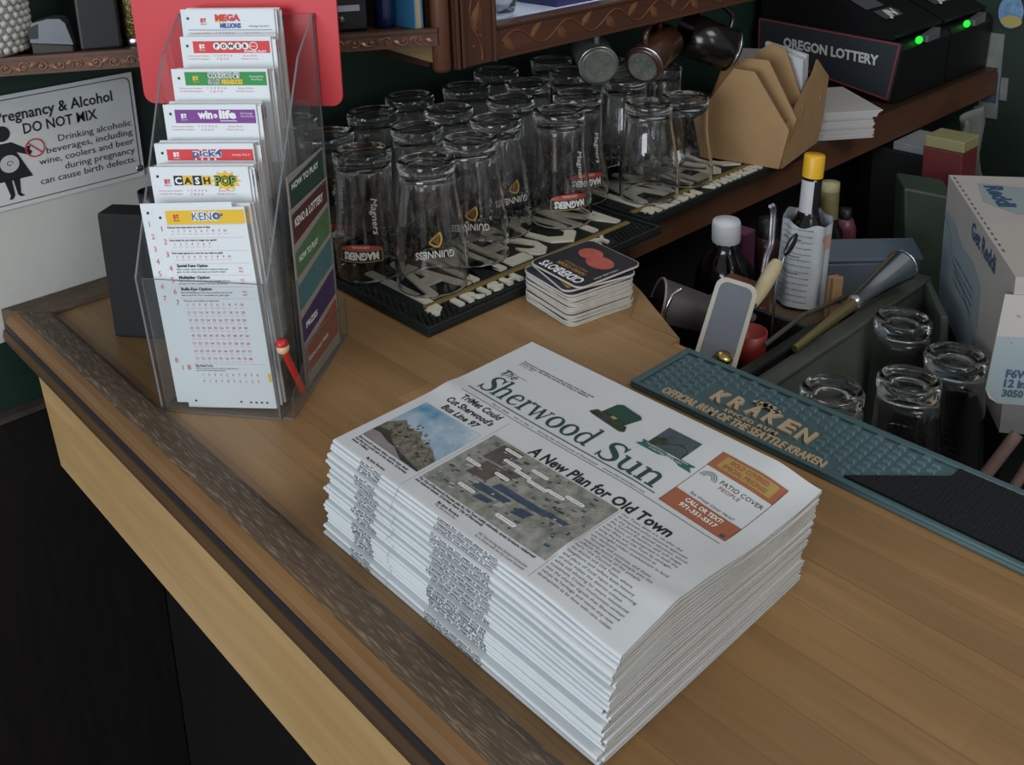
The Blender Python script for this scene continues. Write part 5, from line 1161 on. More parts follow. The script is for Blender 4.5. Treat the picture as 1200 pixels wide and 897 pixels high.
# ---- blue grey bin, jigger, clothes peg, tongs on the tray rim
bb = thing('blue_grey_bin', 'flat blue grey plastic bin behind the clothes peg', 'bin', (1.20, 0.62, WELL_Z))
BG = mat('blue grey plastic', '#5d6874', 0.5, var=0.1, vscale=14)
b = MB(); b.hexa([(1.130, 0.640, WELL_Z), (1.235, 0.560, WELL_Z), (1.290, 0.600, WELL_Z), (1.180, 0.690, WELL_Z), (1.140, 0.660, -0.046), (1.262, 0.565, -0.052), (1.315, 0.605, -0.052), (1.200, 0.700, -0.046)]); b.build('bin_body', BG, bb, bevel=0.004)
b = MB(); b.hexa([(1.138, 0.661, -0.047), (1.262, 0.562, -0.053), (1.318, 0.605, -0.053), (1.198, 0.704, -0.047), (1.138, 0.661, -0.041), (1.262, 0.562, -0.047), (1.318, 0.605, -0.047), (1.198, 0.704, -0.041)]); b.build('bin_lid', BG, bb, bevel=0.002)
jg = thing('jigger', 'long stemmed metal jigger with a wide cone lying along the tray rim', 'jigger', (1.03, 0.545, -0.04))
A = Vector((1.150, 0.540, -0.016)); B_2 = Vector((1.045, 0.545, -0.030)); C2 = Vector((0.915, 0.546, -0.041))
b = MB(); b.tube([A, A.lerp(B_2, .5), B_2.lerp(A, .03), B_2, B_2.lerp(C2, 0.04)], [0.0195, 0.0140, 0.0092, 0.0100, 0.0070], 28, caps=False); b.tube([A.lerp(B_2, .02), A.lerp(B_2, .5), B_2], [0.0183, 0.0128, 0.0075], 28, caps=False); b.build('cone', CHROME, jg)
b = MB(); b.tube([B_2, B_2.lerp(C2, .5), C2], [0.0075, 0.0055, 0.0045], 12); b.build('stem', mat('brassy steel', '#8f8358', 0.35, metal=0.8), jg)
b = MB(); b.tube([A.lerp(B_2, -.01) + Vector((0.0236 * 0, 0, 0)) + (Vector((0.0, 0.0195 * math.cos(q * PI / 12), 0.0195 * math.sin(q * PI / 12)))) for q in range(25)], 0.0012, 8); b.build('rim', CHROME, jg)
b = MB(); b.tube([(0.880, 0.562, -0.0285), (0.965, 0.566, -0.025), (1.075, 0.570, -0.040)], 0.0028, 8); tag(b.build('stir_rod', mat('dull metal rod', '#6f6c5e', 0.4, metal=0.8)), 'thin dull metal rod lying beside the jigger', 'rod')
b = MB(); b.tube([(0.930, 0.5530, -0.044), (1.00, 0.5575, -0.043), (1.055, 0.5575, -0.0425)], 0.0022, 8); tag(b.build('stir_rod', mat('brass rod', '#7d744f', 0.4, metal=0.8)), 'thin brassy rod tucked between jigger and dull rod', 'rod')
pg = thing('clothes_peg', 'small wooden clothes peg standing up behind the tray rim', 'peg', (1.055, 0.575, -0.0985))
for s in (0, 1):
    b = MB(); b.hexa([(1.048, 0.5795 + s * .006, -0.098), (1.061, 0.5735 + s * .006, -0.098), (1.063, 0.578 + s * .006, -0.098), (1.050, 0.584 + s * .006, -0.098), (1.052, 0.5775 + s * .006, -0.012), (1.065, 0.5715 + s * .006, -0.012), (1.067, 0.576 + s * .006, -0.012), (1.054, 0.582 + s * .006, -0.012)]); b.build('half', mat('peg wood', '#8f6f4e', 0.7), pg, bevel=0.001)
b = MB(); b.tube([(1.0555, 0.570, -0.042), (1.0605, 0.590, -0.042)], 0.0022, 8); b.build('spring', CHROME, pg)
# ---- white carton on the right, its lettering and torn flap
CART = [mat('pale carton card', '#b5afaa', 0.7, var=0.10, vscale=10), mat('carton grey blue print', '#8f9ca1', 0.7), mat('carton navy print', '#36506e', 0.7), mat('carton tan print', '#a8804d', 0.7), mat('carton dark line', '#3c5a62', 0.7)]
ct = thing('white_carton', 'pale printed cardboard carton with blue wavy print beside the glasses', 'carton', (1.2, 0.42, WELL_Z))
e1 = Vector((-0.81, -0.587, 0)); e2 = Vector((0.587, -0.81, 0)); TLp = Vector((1.287, 0.549, 0.068)); low = Vector((0, 0, WELL_Z - 0.068))
L1, L2 = 0.322, 0.30
c8 = [TLp + low, TLp + low + e1 * L1 * 0.52, TLp + low + e1 * L1 * 0.52 + e2 * L2, TLp + low + e2 * L2]
t8 = [TLp, TLp + e1 * L1, TLp + e1 * L1 + e2 * L2, TLp + e2 * L2]
c8 = [TLp + low, TLp + e1 * L1 + low, TLp + e1 * L1 + e2 * L2 + low, TLp + e2 * L2 + low]
for c in c8: c.z = -0.115
b = MB(); b.hexa(c8 + t8)
# left face print: p along the edge (0 far .. L1 near), q down from the top edge
lo_n = low.normalized(); ncar = e1.cross(lo_n).normalized()
if ncar.dot(Vector((-1, 0, 0))) < 0: ncar = -ncar
lf = lambda p, q, d=0.0003: TLp + e1 * p + lo_n * q + ncar * d
tf = lambda p, q, d=0.0003: TLp + e1 * p + e2 * q + Vector((0, 0, d))
b.poly([lf(0.0, 0.05), lf(0.05, 0.045), lf(0.10, 0.06), lf(0.16, 0.055), lf(0.20, 0.07), lf(0.20, 0.178), lf(0, 0.178)], 1)
b.poly([tf(0.03, 0.03), tf(0.10, 0.02), tf(0.14, 0.05), tf(0.13, 0.10), tf(0.05, 0.11)], 1)
b.ribbon([(p.x, p.y, 0.0016) for p in catmull([(0.0, 0.060, 0), (0.03, 0.065, 0), (0.07, 0.10, 0), (0.13, 0.11, 0), (0.20, 0.15, 0), (0.25, 0.19, 0)], 6)], lambda x, y, z: lf(x, y, .0005), 4)
b.text('Get Reddi', lambda u, v, w=0: lf(0.140 + u, 0.030 - v, 0.0006), 2, 0.020, 0.110, bold=.03)
for k in range(4): b.text('clear hinged containers quality food packaging', lambda u, v, w=0: lf(0.07 + u, 0.090 + k * 0.010 - v, 0.0006), 4, 0.0045, 0.10)
b.text('Reddi', lambda u, v, w=0: tf(0.040 + u * 0.9, 0.035 + v, 0.0006), 2, 0.020, 0.085, bold=.05)
b.poly([tf(0.085 + .045 * math.cos(a), 0.135 + .04 * math.sin(a), .0006) for a in [2 * PI * k / 20 for k in range(20)]], 1)
b.poly([tf(0.09 + .034 * math.cos(a), 0.14 + .028 * math.sin(a), .0009) for a in [2 * PI * k / 20 for k in range(20)]], 3)
for k in range(16): b.poly([tf(.01 + k * .016, .004, .0005), tf(.017 + k * .016, .004, .0005), tf(.017 + k * .016, .006, .0005), tf(.01 + k * .016, .006, .0005)], 4)
b.build('carton_body', CART, ct, bevel=0.002)
b = MB(); b.hexa([tuple(c8[k] + (e1 * (0.02 if k in (0, 3) else -0.03)) + (e2 * (0.012 if k < 2 else -0.02)) + Vector((0, 0, WELL_Z + 0.115))) for k in range(4)] + [tuple(c8[k] + (e1 * (0.02 if k in (0, 3) else -0.03)) + (e2 * (0.012 if k < 2 else -0.02)) + Vector((0, 0, -0.0006))) for k in range(4)])
tag(b.build('black_crate', MATTE, bevel=0.003), 'black crate standing under the white carton', 'crate')
f0 = Vector((1.019, 0.366, 0.049)); f1 = Vector((0.980, 0.363, -0.059)); fe = Vector((0.55, -0.83, 0.02)).normalized(); fd = (f1 - f0).normalized(); fn_ = fe.cross(fd).normalized()
if fn_.dot(Vector((-1, -.3, 0))) < 0: fn_ = -fn_
FH = (f1 - f0).length
ff = lambda p, q, d=0.0: f0 + fe * p + fd * q + fn_ * d
b = MB()
outl = [(0.0, 0.0), (0.16, 0.0), (0.16, FH), (0.014, FH), (0.005, FH - 0.005), (0.0, FH - 0.014)]
n = len(outl)
b.add([ff(p, q, 0) for p, q in outl] + [ff(p, q, -0.003) for p, q in outl], [tuple(range(n)), tuple(range(2 * n - 1, n - 1, -1))] + [(i, n + i, n + (i + 1) % n, (i + 1) % n) for i in range(n)], 0)
b.poly([ff(0.0005, 0.045, .0004), ff(0.159, 0.040, .0004), ff(0.159, FH - .001, .0004), (ff(0.014, FH - .001, .0004)), ff(0.0005, FH - .015, .0004)], 1)
for k, (t, h) in enumerate((('F6W12', .0078), ('12 in x 12', .0078), ('3050 ct', .0070))): b.text(t, lambda u, v, w=0: ff(0.016 + u, FH - 0.028 + k * 0.0100 - v, 0.0008), 4 if k == 2 else 2, h, None, bold=.05)
rr = random.Random(8)
for k in range(30):
    p = rr.uniform(.005, .09); q = rr.uniform(.004, .07); s = rr.uniform(.0008, .003); b.poly([ff(p, q, .0006), ff(p + s * 1.6, q + s * .3, .0006), ff(p + s, q + s, .0006)], 3)
b.build('torn_flap', CART, ct)
# pinkish straws on the near shelf
for k, (a_, b_, r_) in enumerate([((0.862, 0.372, -0.203), (0.955, 0.318, -0.064), 0.006), ((0.875, 0.335, -0.203), (0.962, 0.300, -0.077), 0.005), ((0.872, 0.300, -0.203), (0.955, 0.272, -0.085), 0.006)]):
    b = MB(); b.tube([a_, Vector(a_).lerp(Vector(b_), .5), b_], r_, 10)
    tag(b.build('wooden_stick', mat('pinkish wood', '#8a6f68', 0.6, var=0.3, vscale=50)), ('thick pinkish stick leaning out of the tray under the carton flap', 'short pinkish stick leaning between two longer ones near the rail mat', 'pinkish stick nearest the picture edge, leaning in the tray')[k], 'stick', 'pinkish sticks in the tray')
# things below the back counter on the right
b = MB(); b.box(1.690, 0.70, -0.32, 1.752, 0.77, -0.034); tag(b.build('red_box', [mat('red carton', '#682626', 0.6)], bevel=0.002), 'dark red box standing under the counter edge', 'box')
b = MB(); b.box(1.691, 0.699, -0.0335, 1.753, 0.769, -0.013) ; tag(b.build('cream_box', [mat('cream carton', '#938c64', 0.6)], bevel=0.002), 'flat cream box lying on the dark red box', 'box')
b = MB(); b.hexa([(1.44, 0.66, WELL_Z), (1.50, 0.60, WELL_Z), (1.56, 0.66, WELL_Z), (1.50, 0.72, WELL_Z), (1.458, 0.690, -0.030), (1.505, 0.632, -0.045), (1.575, 0.68, -0.045), (1.52, 0.735, -0.030)]); tag(b.build('green_tub', [mat('green translucent tub', '#3b463a', 0.45, var=0.3, vscale=18)], bevel=0.004), 'greenish plastic tub before the dark red box', 'tub')
b = MB(); b.box(1.62, 0.62, -0.34, 1.80, 0.80, -0.3205); tag(b.build('floor_shelf', MATTE), 'low dark shelf under the dark red box', 'shelf')
b = MB(); b.box(1.625, 0.63, -1.05, 1.795, 0.79, -0.3405); tag(b.build('shelf_plinth', MATTE), 'black plinth carrying the low dark shelf', 'plinth')
b = MB(); b.grid(lambda u, v: (1.90 + 0.11 * u + 0.012 * math.sin(v * 9), 0.80 + 0.015 * math.sin(u * 11 + v * 4), -0.24 + 0.205 * v - 0.012 * math.sin(u * 7) * v), 14, 12, 0)
tag(b.build('grey_cloth', mat('grey cloth', '#6c7068', 0.8), origin=None), 'grey cloth hanging below the counter end', 'cloth')
bpy.data.objects['grey_cloth'].modifiers.new('solid', 'SOLIDIFY').thickness = 0.003
b = MB(); b.box(1.72, 0.785, -0.345, 1.80, 0.845, -0.325) if False else b.box(1.76, 0.80, -0.075, 1.865, 0.86, -0.060); tag(b.build('paper_stack', mat('grey papers', '#8f9296', 0.7), bevel=0.001), 'thin stack of pale papers tucked under the counter edge', 'papers')
b = MB(); b.box(1.75, 0.79, -0.34, 1.868, 0.985, -0.0755) if False else b.box(1.755, 0.80, -0.3395, 1.868, 0.90, -0.0755); tag(b.build('black_crate', MATTE, bevel=0.003), 'black crate below the thin pale papers', 'crate')
# ================================================================== on the back counter: caddy, napkins, cartons, lottery terminal
CARDB = mat('brown cardboard', '#a6845b', 0.75, var=0.12, vscale=30); CARDI = mat('cardboard cut edge', '#7a5a38', 0.8)
CA = Vector((1.275, 0.940, 0)); ce = Vector((0.1992, -0.98, 0)); cn = Vector((0.98, 0.1992, 0)); CZ = 0.0123
caddy = thing('cardboard_caddy', 'brown folded cardboard caddy with pointed panels on the back counter', 'caddy', (1.37, 0.89, CZ))
def cpanel(name, pts, o, ex, nrm, th=0.003):
    b = MB(); n = len(pts); f = lambda p, q, d: Vector(o) + ex * p + Vector((0, 0, CZ + q)) + nrm * d
    b.add([f(p, q, 0) for p, q in pts] + [f(p, q, th) for p, q in pts], [tuple(range(n)), tuple(range(2 * n - 1, n - 1, -1))], 0)
    b.add([f(p, q, 0) for p, q in pts] + [f(p, q, th) for p, q in pts], [(i, n + i, n + (i + 1) % n, (i + 1) % n) for i in range(n)], 1)
    return b.build(name, [CARDB, CARDI], caddy)
PEN = [(0, 0), (0.126, 0), (0.140, 0.064), (0.082, 0.150), (0.048, 0.152), (-0.016, 0.062)]
cpanel('front_panel', PEN, CA, ce, cn)
cpanel('divider', [(0.002, 0.003), (0.122, 0.003), (0.140, 0.075), (0.092, 0.163), (0.050, 0.163), (-0.012, 0.072)], CA + cn * 0.030, ce, cn)
cpanel('divider', [(0.004, 0.003), (0.120, 0.003), (0.132, 0.080), (0.098, 0.170), (0.075, 0.178), (0.055, 0.166), (0.0, 0.080)], CA + cn * 0.085, ce, cn)
cpanel('rear_panel', [(0.004, 0.003), (0.122, 0.003), (0.132, 0.080), (0.09, 0.128), (0.05, 0.128), (-0.006, 0.060)], CA + cn * 0.165, ce, cn)
cpanel('side_panel', [(0.004, 0), (0.165, 0), (0.187, 0.040), (0.205, 0.104), (0.146, 0.145), (0.130, 0.128), (0.004, 0.060)], CA + ce * 0.1265, cn, ce)
cpanel('side_panel', [(0.004, 0), (0.165, 0), (0.185, 0.070), (0.125, 0.150), (0.10, 0.150), (0.004, 0.060)], CA - ce * 0.004, cn, -ce)
cpanel('floor_panel', [(0.0, 0.0005), (0.126, 0.0005), (0.126, 0.003), (0, 0.003)], CA + cn * 0.003, ce, cn, 0.16)
for k, (p0, p1, q1, d) in enumerate(((0.058, 0.121, 0.168, 0.100), (0.050, 0.120, 0.172, 0.118))):
    b = MB(); f = lambda p, q, dd: CA + ce * p + Vector((0, 0, CZ + q)) + cn * (d + dd)
    pts = [(p0, 0.004), (p1, 0.004), (p1, q1 - 0.016), (p0, q1)]
    b.add([f(p, q, 0) for p, q in pts] + [f(p, q, .012) for p, q in pts], [(0, 1, 2, 3), (7, 6, 5, 4), (0, 4, 5, 1), (1, 5, 6, 2), (2, 6, 7, 3), (3, 7, 4, 0)])
    tag(b.build('paper_bag', mat('white folded paper', '#b7babd', 0.7, var=0.1, vscale=60), bevel=0.001), ('white folded paper bundle standing in the caddy, nearer one', 'white folded paper bundle standing in the caddy, rear one')[k], 'paper bag', 'paper bundles in the caddy')
nap = MB(); NA = Vector((1.488, 0.872, 0)); ne = Vector((0.80, -0.60, 0)); nf = Vector((0.60, 0.80, 0)); rr = random.Random(6)
for k in range(21):
    z0 = 0.0006 + k * 0.0024; j = Vector((rr.uniform(-.002, .002), rr.uniform(-.002, .002), 0)); O = NA + j; w = 0.108 + rr.uniform(-.002, .002); h = 0.165
    if k > 15: w += 0.012 * (k - 15) / 5
    c = [O, O + ne * w, O + ne * w + nf * h, O + nf * h]
    nap.hexa([(p.x, p.y, z0) for p in c] + [(p.x, p.y, z0 + 0.0021) for p in c])
tag(nap.build('napkin_stack', mat('white paper napkins', '#b9b4b3', 0.8)), 'stack of white paper napkins overhanging the back counter edge', 'napkins', kind='stuff')
for k, (x, y, z0, w, d, h, rot, m, lab) in enumerate([(1.60, 1.075, 0.0003, 0.13, 0.09, 0.045, 0.3, '#1f5a42', 'lower green box of the small stack behind the cardboard caddy'), (1.59, 1.07, 0.0456, 0.12, 0.085, 0.030, 0.45, '#b4b3af', 'white box between two green boxes behind the cardboard caddy'), (1.605, 1.078, 0.0759, 0.115, 0.08, 0.022, 0.2, '#1f6046', 'upper green box behind the cardboard caddy'), (1.575, 1.075, 0.0982, 0.085, 0.065, 0.016, 0.5, '#a8a3a3', 'topmost white box behind the cardboard caddy')]):
    b = MB(); b.M = Matrix.Translation((x, y, z0)) @ Matrix.Rotation(rot, 4, 'Z'); b.box(-w / 2, -d / 2, 0, w / 2, d / 2, h); b.box(-w / 2 - .0004, -d / 2 - .0004, h * .3, w / 2 + .0004, d / 2 + .0004, h * .6)
    b.m = [0] * 6 + [1] * 6
    tag(b.build('small_carton', [mat('carton colour', m, 0.6), mat('carton band', '#a9adac' if k % 2 else '#2b6b50', 0.6)]), lab, 'box', 'small boxes behind the caddy')
# lottery terminal: two black printers, the left one with the framed side panel
PBLK = mat('terminal black plastic', '#151416', 0.4, spec=0.4); PGRY = mat('terminal grey label', '#5d5c62', 0.45); LED = mat('green lamp', '#1fae2f', 0.4, emit='#22ff3a', estr=1.1); REDL = mat('red edge line', '#a8434d', 0.4)
SLATE = mat('slate panel', '#383e45', 0.45)
def printer(x0, x1, label, texts):
    t = thing('ticket_printer', label, 'printer', ((x0 + x1) / 2, 1.03, 0), group='black ticket printers')
    b = MB(); pr = [(0.882, 0.0006), (0.876, 0.105), (0.884, 0.118), (1.195, 0.128), (1.195, 0.0006)]
    b.prism(pr, 0, 1); b.v = [Vector((x0 + (x1 - x0) * p.z, p.x, p.y)) for p in b.v]; b.f = [tuple(reversed(f)) for f in b.f]; b.build('printer_body', PBLK, t, bevel=0.004)
    b = MB(); pr = [(0.895, 0.122), (0.893, 0.132), (0.93, 0.150), (1.03, 0.195), (1.17, 0.235), (1.19, 0.225), (1.19, 0.128)]
    b.prism(pr, 0, 1); b.v = [Vector((x0 + 0.004 + (x1 - x0 - 0.008) * p.z, p.x, p.y)) for p in b.v]; b.f = [tuple(reversed(f)) for f in b.f]; b.build('hood', PBLK, t, bevel=0.005)
    s0 = Vector((0, 0.93, 0.1505)); sd = (Vector((0, 1.03, 0.1955)) - s0).normalized(); sn = Vector((0, -sd.z, sd.y))
    sf_ = lambda x, q, d=0.0005: Vector((x0 + x, 0.93, 0.1502)) + sd * q + sn * (d + 0.0006)
    b = MB(); b.poly([sf_(0.035, 0.045), sf_(0.105, 0.045), sf_(0.105, 0.10), sf_(0.035, 0.10)], 0); b.build('grey_label', PGRY, t)
    b = MB(); b.poly([sf_(0.045, 0.006), sf_(0.115, 0.006), sf_(0.122, 0.020), sf_(0.115, 0.036), sf_(0.045, 0.036)], 0); b.build('silver_badge', mat('silver badge', '#707176', 0.35, metal=0.5), t)
    b = MB(); b.text(texts, lambda u, v, w=0: sf_(0.062 + u, 0.010 + v, 0.0012), 0, 0.020, 0.045, bold=.05, shear=.2); b.build('badge_letters', WHITE, t)
    b = MB(); b.ball((x0 + 0.066, 0.8755, 0.1165), 0.0085, 0, 16, 10, (1.25, 0.7, 0.9)); b.build('lamp', LED, t)
    b = MB(); b.hexa([(x0 + .088, .868, .108), (x0 + .140, .868, .110), (x0 + .140, .884, .110), (x0 + .088, .884, .108), (x0 + .088, .868, .122), (x0 + .146, .870, .130), (x0 + .146, .886, .130), (x0 + .088, .884, .122)]); b.build('lever', PGRY, t, bevel=0.002)
    return t
pr1 = printer(1.802, 2.005, 'black ticket printer with green lamp behind the framed lottery panel', 'JN')
pr2 = printer(2.012, 2.208, 'rightmost black ticket printer with green lamp, by the green wall', 'JB')
b = MB()
pp = [(0.894, 0.006), (0.875, 0.120), (1.19, 0.136), (1.19, 0.058)]
b.prism(pp, 0, 0.006); b.v = [Vector((1.7955 + p.z, p.x, p.y)) for p in b.v]; b.f = [tuple(reversed(f)) for f in b.f]; b.build('side_panel', SLATE, pr1)
b = MB(); px = 1.7953
def redline(a, c, w=0.0028): b.ribbon([(a[0], a[1], w), (c[0], c[1], w)], lambda x, y, z: (px, x, y), 0)
q = [(0.897, 0.009), (0.8785, 0.1185), (1.187, 0.134), (1.187, 0.060)]
for i in range(4): redline(q[i], q[(i + 1) % 4])
b.build('red_frame', REDL, pr1)
b = MB(); b.text('OREGON LOTTERY', lambda u, v, w=0: (px - 0.0002, 1.128 - u, 0.083 - u * 0.048 + v), 0, 0.0185, 0.210, bold=.04); b.build('white_lettering', WHITE, pr1)
# pinned papers on the right wall
b = MB(); b.box(2.2165, 0.852, -0.115, 2.2195, 0.893, 0.075, 0); b.box(2.2160, 0.856, -0.08, 2.2165, 0.888, -0.01, 1); b.box(2.2162, 0.835, -0.07, 2.2190, 0.850, -0.02, 0)
tag(b.build('pinned_paper', [mat('grey pinned paper', '#868a88', 0.7, var=0.3, vscale=40), mat('blue grey printing', '#4a5d74', 0.7, var=0.6, vscale=60)]), 'long grey paper with blue printing pinned to the right wall', 'paper')
b = MB(); b.poly([(2.2165, 0.815 + 0.0 + .028 + .026 * math.cos(a), 0.125 + .036 * math.sin(a)) for a in [2 * PI * k / 16 for k in range(16)]], 0); b.poly([(2.2163, 0.84 + .022 * math.cos(a), 0.105 + .013 * math.sin(a)) for a in [2 * PI * k / 12 for k in range(12)]], 1)
o = tag(b.build('wall_sticker', [mat('blue sticker', '#3f7fb0', 0.5, var=0.8, vscale=50, col2='#a9bccb'), mat('yellow sticker', '#b5a35e', 0.5)]), 'round blue and yellow sticker on the right wall', 'sticker')
o.modifiers.new('solid', 'SOLIDIFY').thickness = 0.001

# ================================================================== carved cabinet above the glasses
# drawn nearer, then scaled about the camera point to stand farther back
MB.BASE = Matrix.Translation((0, 0, -0.0281)) @ Matrix.Scale(1.053, 4)
CARV = wood('carved reddish brown wood', '#5c3a2b', '#492c20', '#1f0f0a', axis=2, rough=0.4, grain=0.8)
CARVH = wood('carved reddish brown rail', '#5c3a2b', '#492c20', '#1f0f0a', axis=0, rough=0.4, grain=0.8)
TAN = mat('tan carved highlights', '#754a2c', 0.45, var=0.4, vscale=90)
CAB_W = mat('white cabinet lining', '#c9ced6', 0.6)
cab = thing('carved_cabinet', 'reddish brown carved wall cabinet with glass door above the pint glasses', 'cabinet', (0.98, 1.03, 0.2765))
ZC = 0.60
b = MB(); b.lathe([(0, 0.2745), (0.0085, 0.2745), (0.0105, 0.279), (0.0105, ZC), (0, ZC)], 24, c=(0.684, 0.8625, 0)); b.build('corner_column', wood('column wood', '#6a4230', '#573426', '#28140d', axis=2, rough=0.45), cab)
b = MB(); b.box(0.695, 0.852, 0.2755, 0.7575, 0.876, ZC)
for x in (0.6955, 0.703, 0.7505): b.box(x, 0.8475, 0.2755, x + 0.0045, 0.852, ZC)
b.build('side_stile', CARV, cab, bevel=0.0012)
b = MB(); b.box(0.7577, 0.853, 0.2765, 1.312, 0.875, 0.3165); b.box(0.7577, 0.850, 0.2765, 1.312, 0.853, 0.2805); b.box(0.7577, 0.850, 0.3125, 1.312, 0.853, 0.3165); b.build('bottom_rail', CARVH, cab, bevel=0.001)
b = MB(); b.box(1.3122, 0.850, 0.2755, 1.375, 0.876, ZC); b.build('side_stile', CARV, cab, bevel=0.0015)
b = MB(); b.box(0.7577, 0.853, ZC - 0.04, 1.312, 0.875, ZC); b.build('top_rail', CARVH, cab)
b = MB(); b.box(0.676, 0.876, 0.279, 0.690, 1.15, ZC); b.build('side_panel', CARV, cab)
b = MB(); b.box(1.36, 0.8765, 0.279, 1.374, 1.15, ZC); b.build('side_panel', CARV, cab)
b = MB(); b.box(0.690, 0.876, 0.279, 1.36, 1.15, 0.289); b.build('bottom_board', mat('cabinet underside', '#2f1b13', 0.6), cab)
b = MB(); b.box(0.690, 0.8765, 0.2892, 1.36, 1.135, 0.312); b.build('floor_lining', CAB_W, cab)
b = MB(); b.box(0.690, 1.135, 0.289, 1.36, 1.15, ZC); b.build('back_lining', CAB_W, cab)
b = MB(); b.box(0.690, 0.876, ZC - 0.012, 1.36, 1.135, ZC); b.build('top_board', CARV, cab)
b = MB(); b.box(0.7577, 0.8655, 0.3165, 1.312, 0.8685, ZC - 0.04); b.build('glass_pane', sheet_plastic('cabinet pane', '#f4f7f8', 1.0, 0.02), cab)
b = MB(); b.box(0.75, 0.885, ZC - 0.018, 1.31, 0.895, ZC - 0.0125); b.build('lamp_strip', mat('cabinet lamp strip', '#dfe8ff', 0.5, emit='#dfe8ff', estr=42), cab)
# carved vine and leaves, raised from the wood
def leaf(b, c, ang, L, W, fn, m=0):
    """a little domed leaf on the face; fn(p, q, d) maps face coordinates and height"""
    n = 10; rim = []; mid = []
    for i in range(n + 1):
        t = i / n; w = W * math.sin(PI * t ** 0.8); x = (t - .5) * L
        rim.append((x, w)); mid.append((x, 0))
    ca, sa = math.cos(ang), math.sin(ang)
    R2 = lambda x, y: (c[0] + x * ca - y * sa, c[1] + x * sa + y * ca)
    for s in (1, -1):
        vs = [fn(*R2(x, y * s), 0.0002) for x, y in rim] + [fn(*R2(x, 0), 0.0016 * math.sin(PI * i / n) + 0.0004) for i, (x, y) in enumerate(mid)]
        b.add(vs, [(i, i + 1, n + 2 + i, n + 1 + i) if s < 0 else (i + 1, i, n + 1 + i, n + 2 + i) for i in range(n)], m, True)
b = MB(); ff2 = lambda p, q, d=0.0: Vector((p, 0.8528 - d, q))
pts = [(0.766 + i * 0.006, 0.2965 + 0.0105 * math.sin(i * 0.006 * 2 * PI / 0.088)) for i in range(91)]
b.tube([ff2(x, z, 0.0004) for x, z in pts], 0.0011, 6)
k = 0; x = 0.778
while x < 1.30:
    up = 1 if math.sin((x - 0.766) * 2 * PI / 0.088) < 0 else -1
    leaf(b, (x, 0.2965 + up * 0.0055), 0.75 * up, 0.026, 0.0062, ff2); x += 0.044; k += 1
b.build('carved_vine', TAN, cab)
b = MB(); ff3 = lambda p, q, d=0.0: Vector((p, 0.8518 - d, q))
pts = [(0.7265 + 0.008 * math.sin(i * 0.004 * 2 * PI / 0.10 + 1.2), 0.281 + i * 0.004) for i in range(76)]
b.tube([ff3(x, z, 0.0003) for x, z in pts], 0.0010, 6)
for z in (0.331, 0.381, 0.431, 0.481, 0.531): leaf(b, (0.7285, z), PI / 2 - 0.25, 0.036, 0.0085, ff3)
for z, dx in ((0.309, 0.006), (0.352, -0.007), (0.298, -0.004), (0.359, 0.01)): b.ball(ff3(0.7265 + dx, z, 0.0), 0.0016, 0, 10, 6)
b.build('carved_leaves', TAN, cab)
# things behind the pane
gb = thing('glass_bowl', 'clear shallow glass bowl standing inside the lit cabinet', 'bowl', (0.812, 0.915, 0.3122))
b = MB(); b.lathe([(0, 0.0), (0.020, 0.0), (0.024, 0.004), (0.030, 0.030), (0.031, 0.046), (0.0292, 0.046), (0.0282, 0.030), (0.022, 0.006), (0, 0.005)], 36, M=Matrix.Translation((0.812, 0.915, 0.3122))); b.build('bowl_body', GLASS, gb)
b = MB(); b.box(0.905, 0.900, 0.3122, 0.985, 0.985, 0.365); b.box(0.9045, 0.8995, 0.328, 0.9855, 0.9855, 0.340); b.m = [0] * 6 + [1] * 6
tag(b.build('gift_box', [mat('violet box', '#3c3566', 0.5), mat('violet box band', '#6a5f96', 0.5)]), 'violet box inside the lit cabinet', 'box')
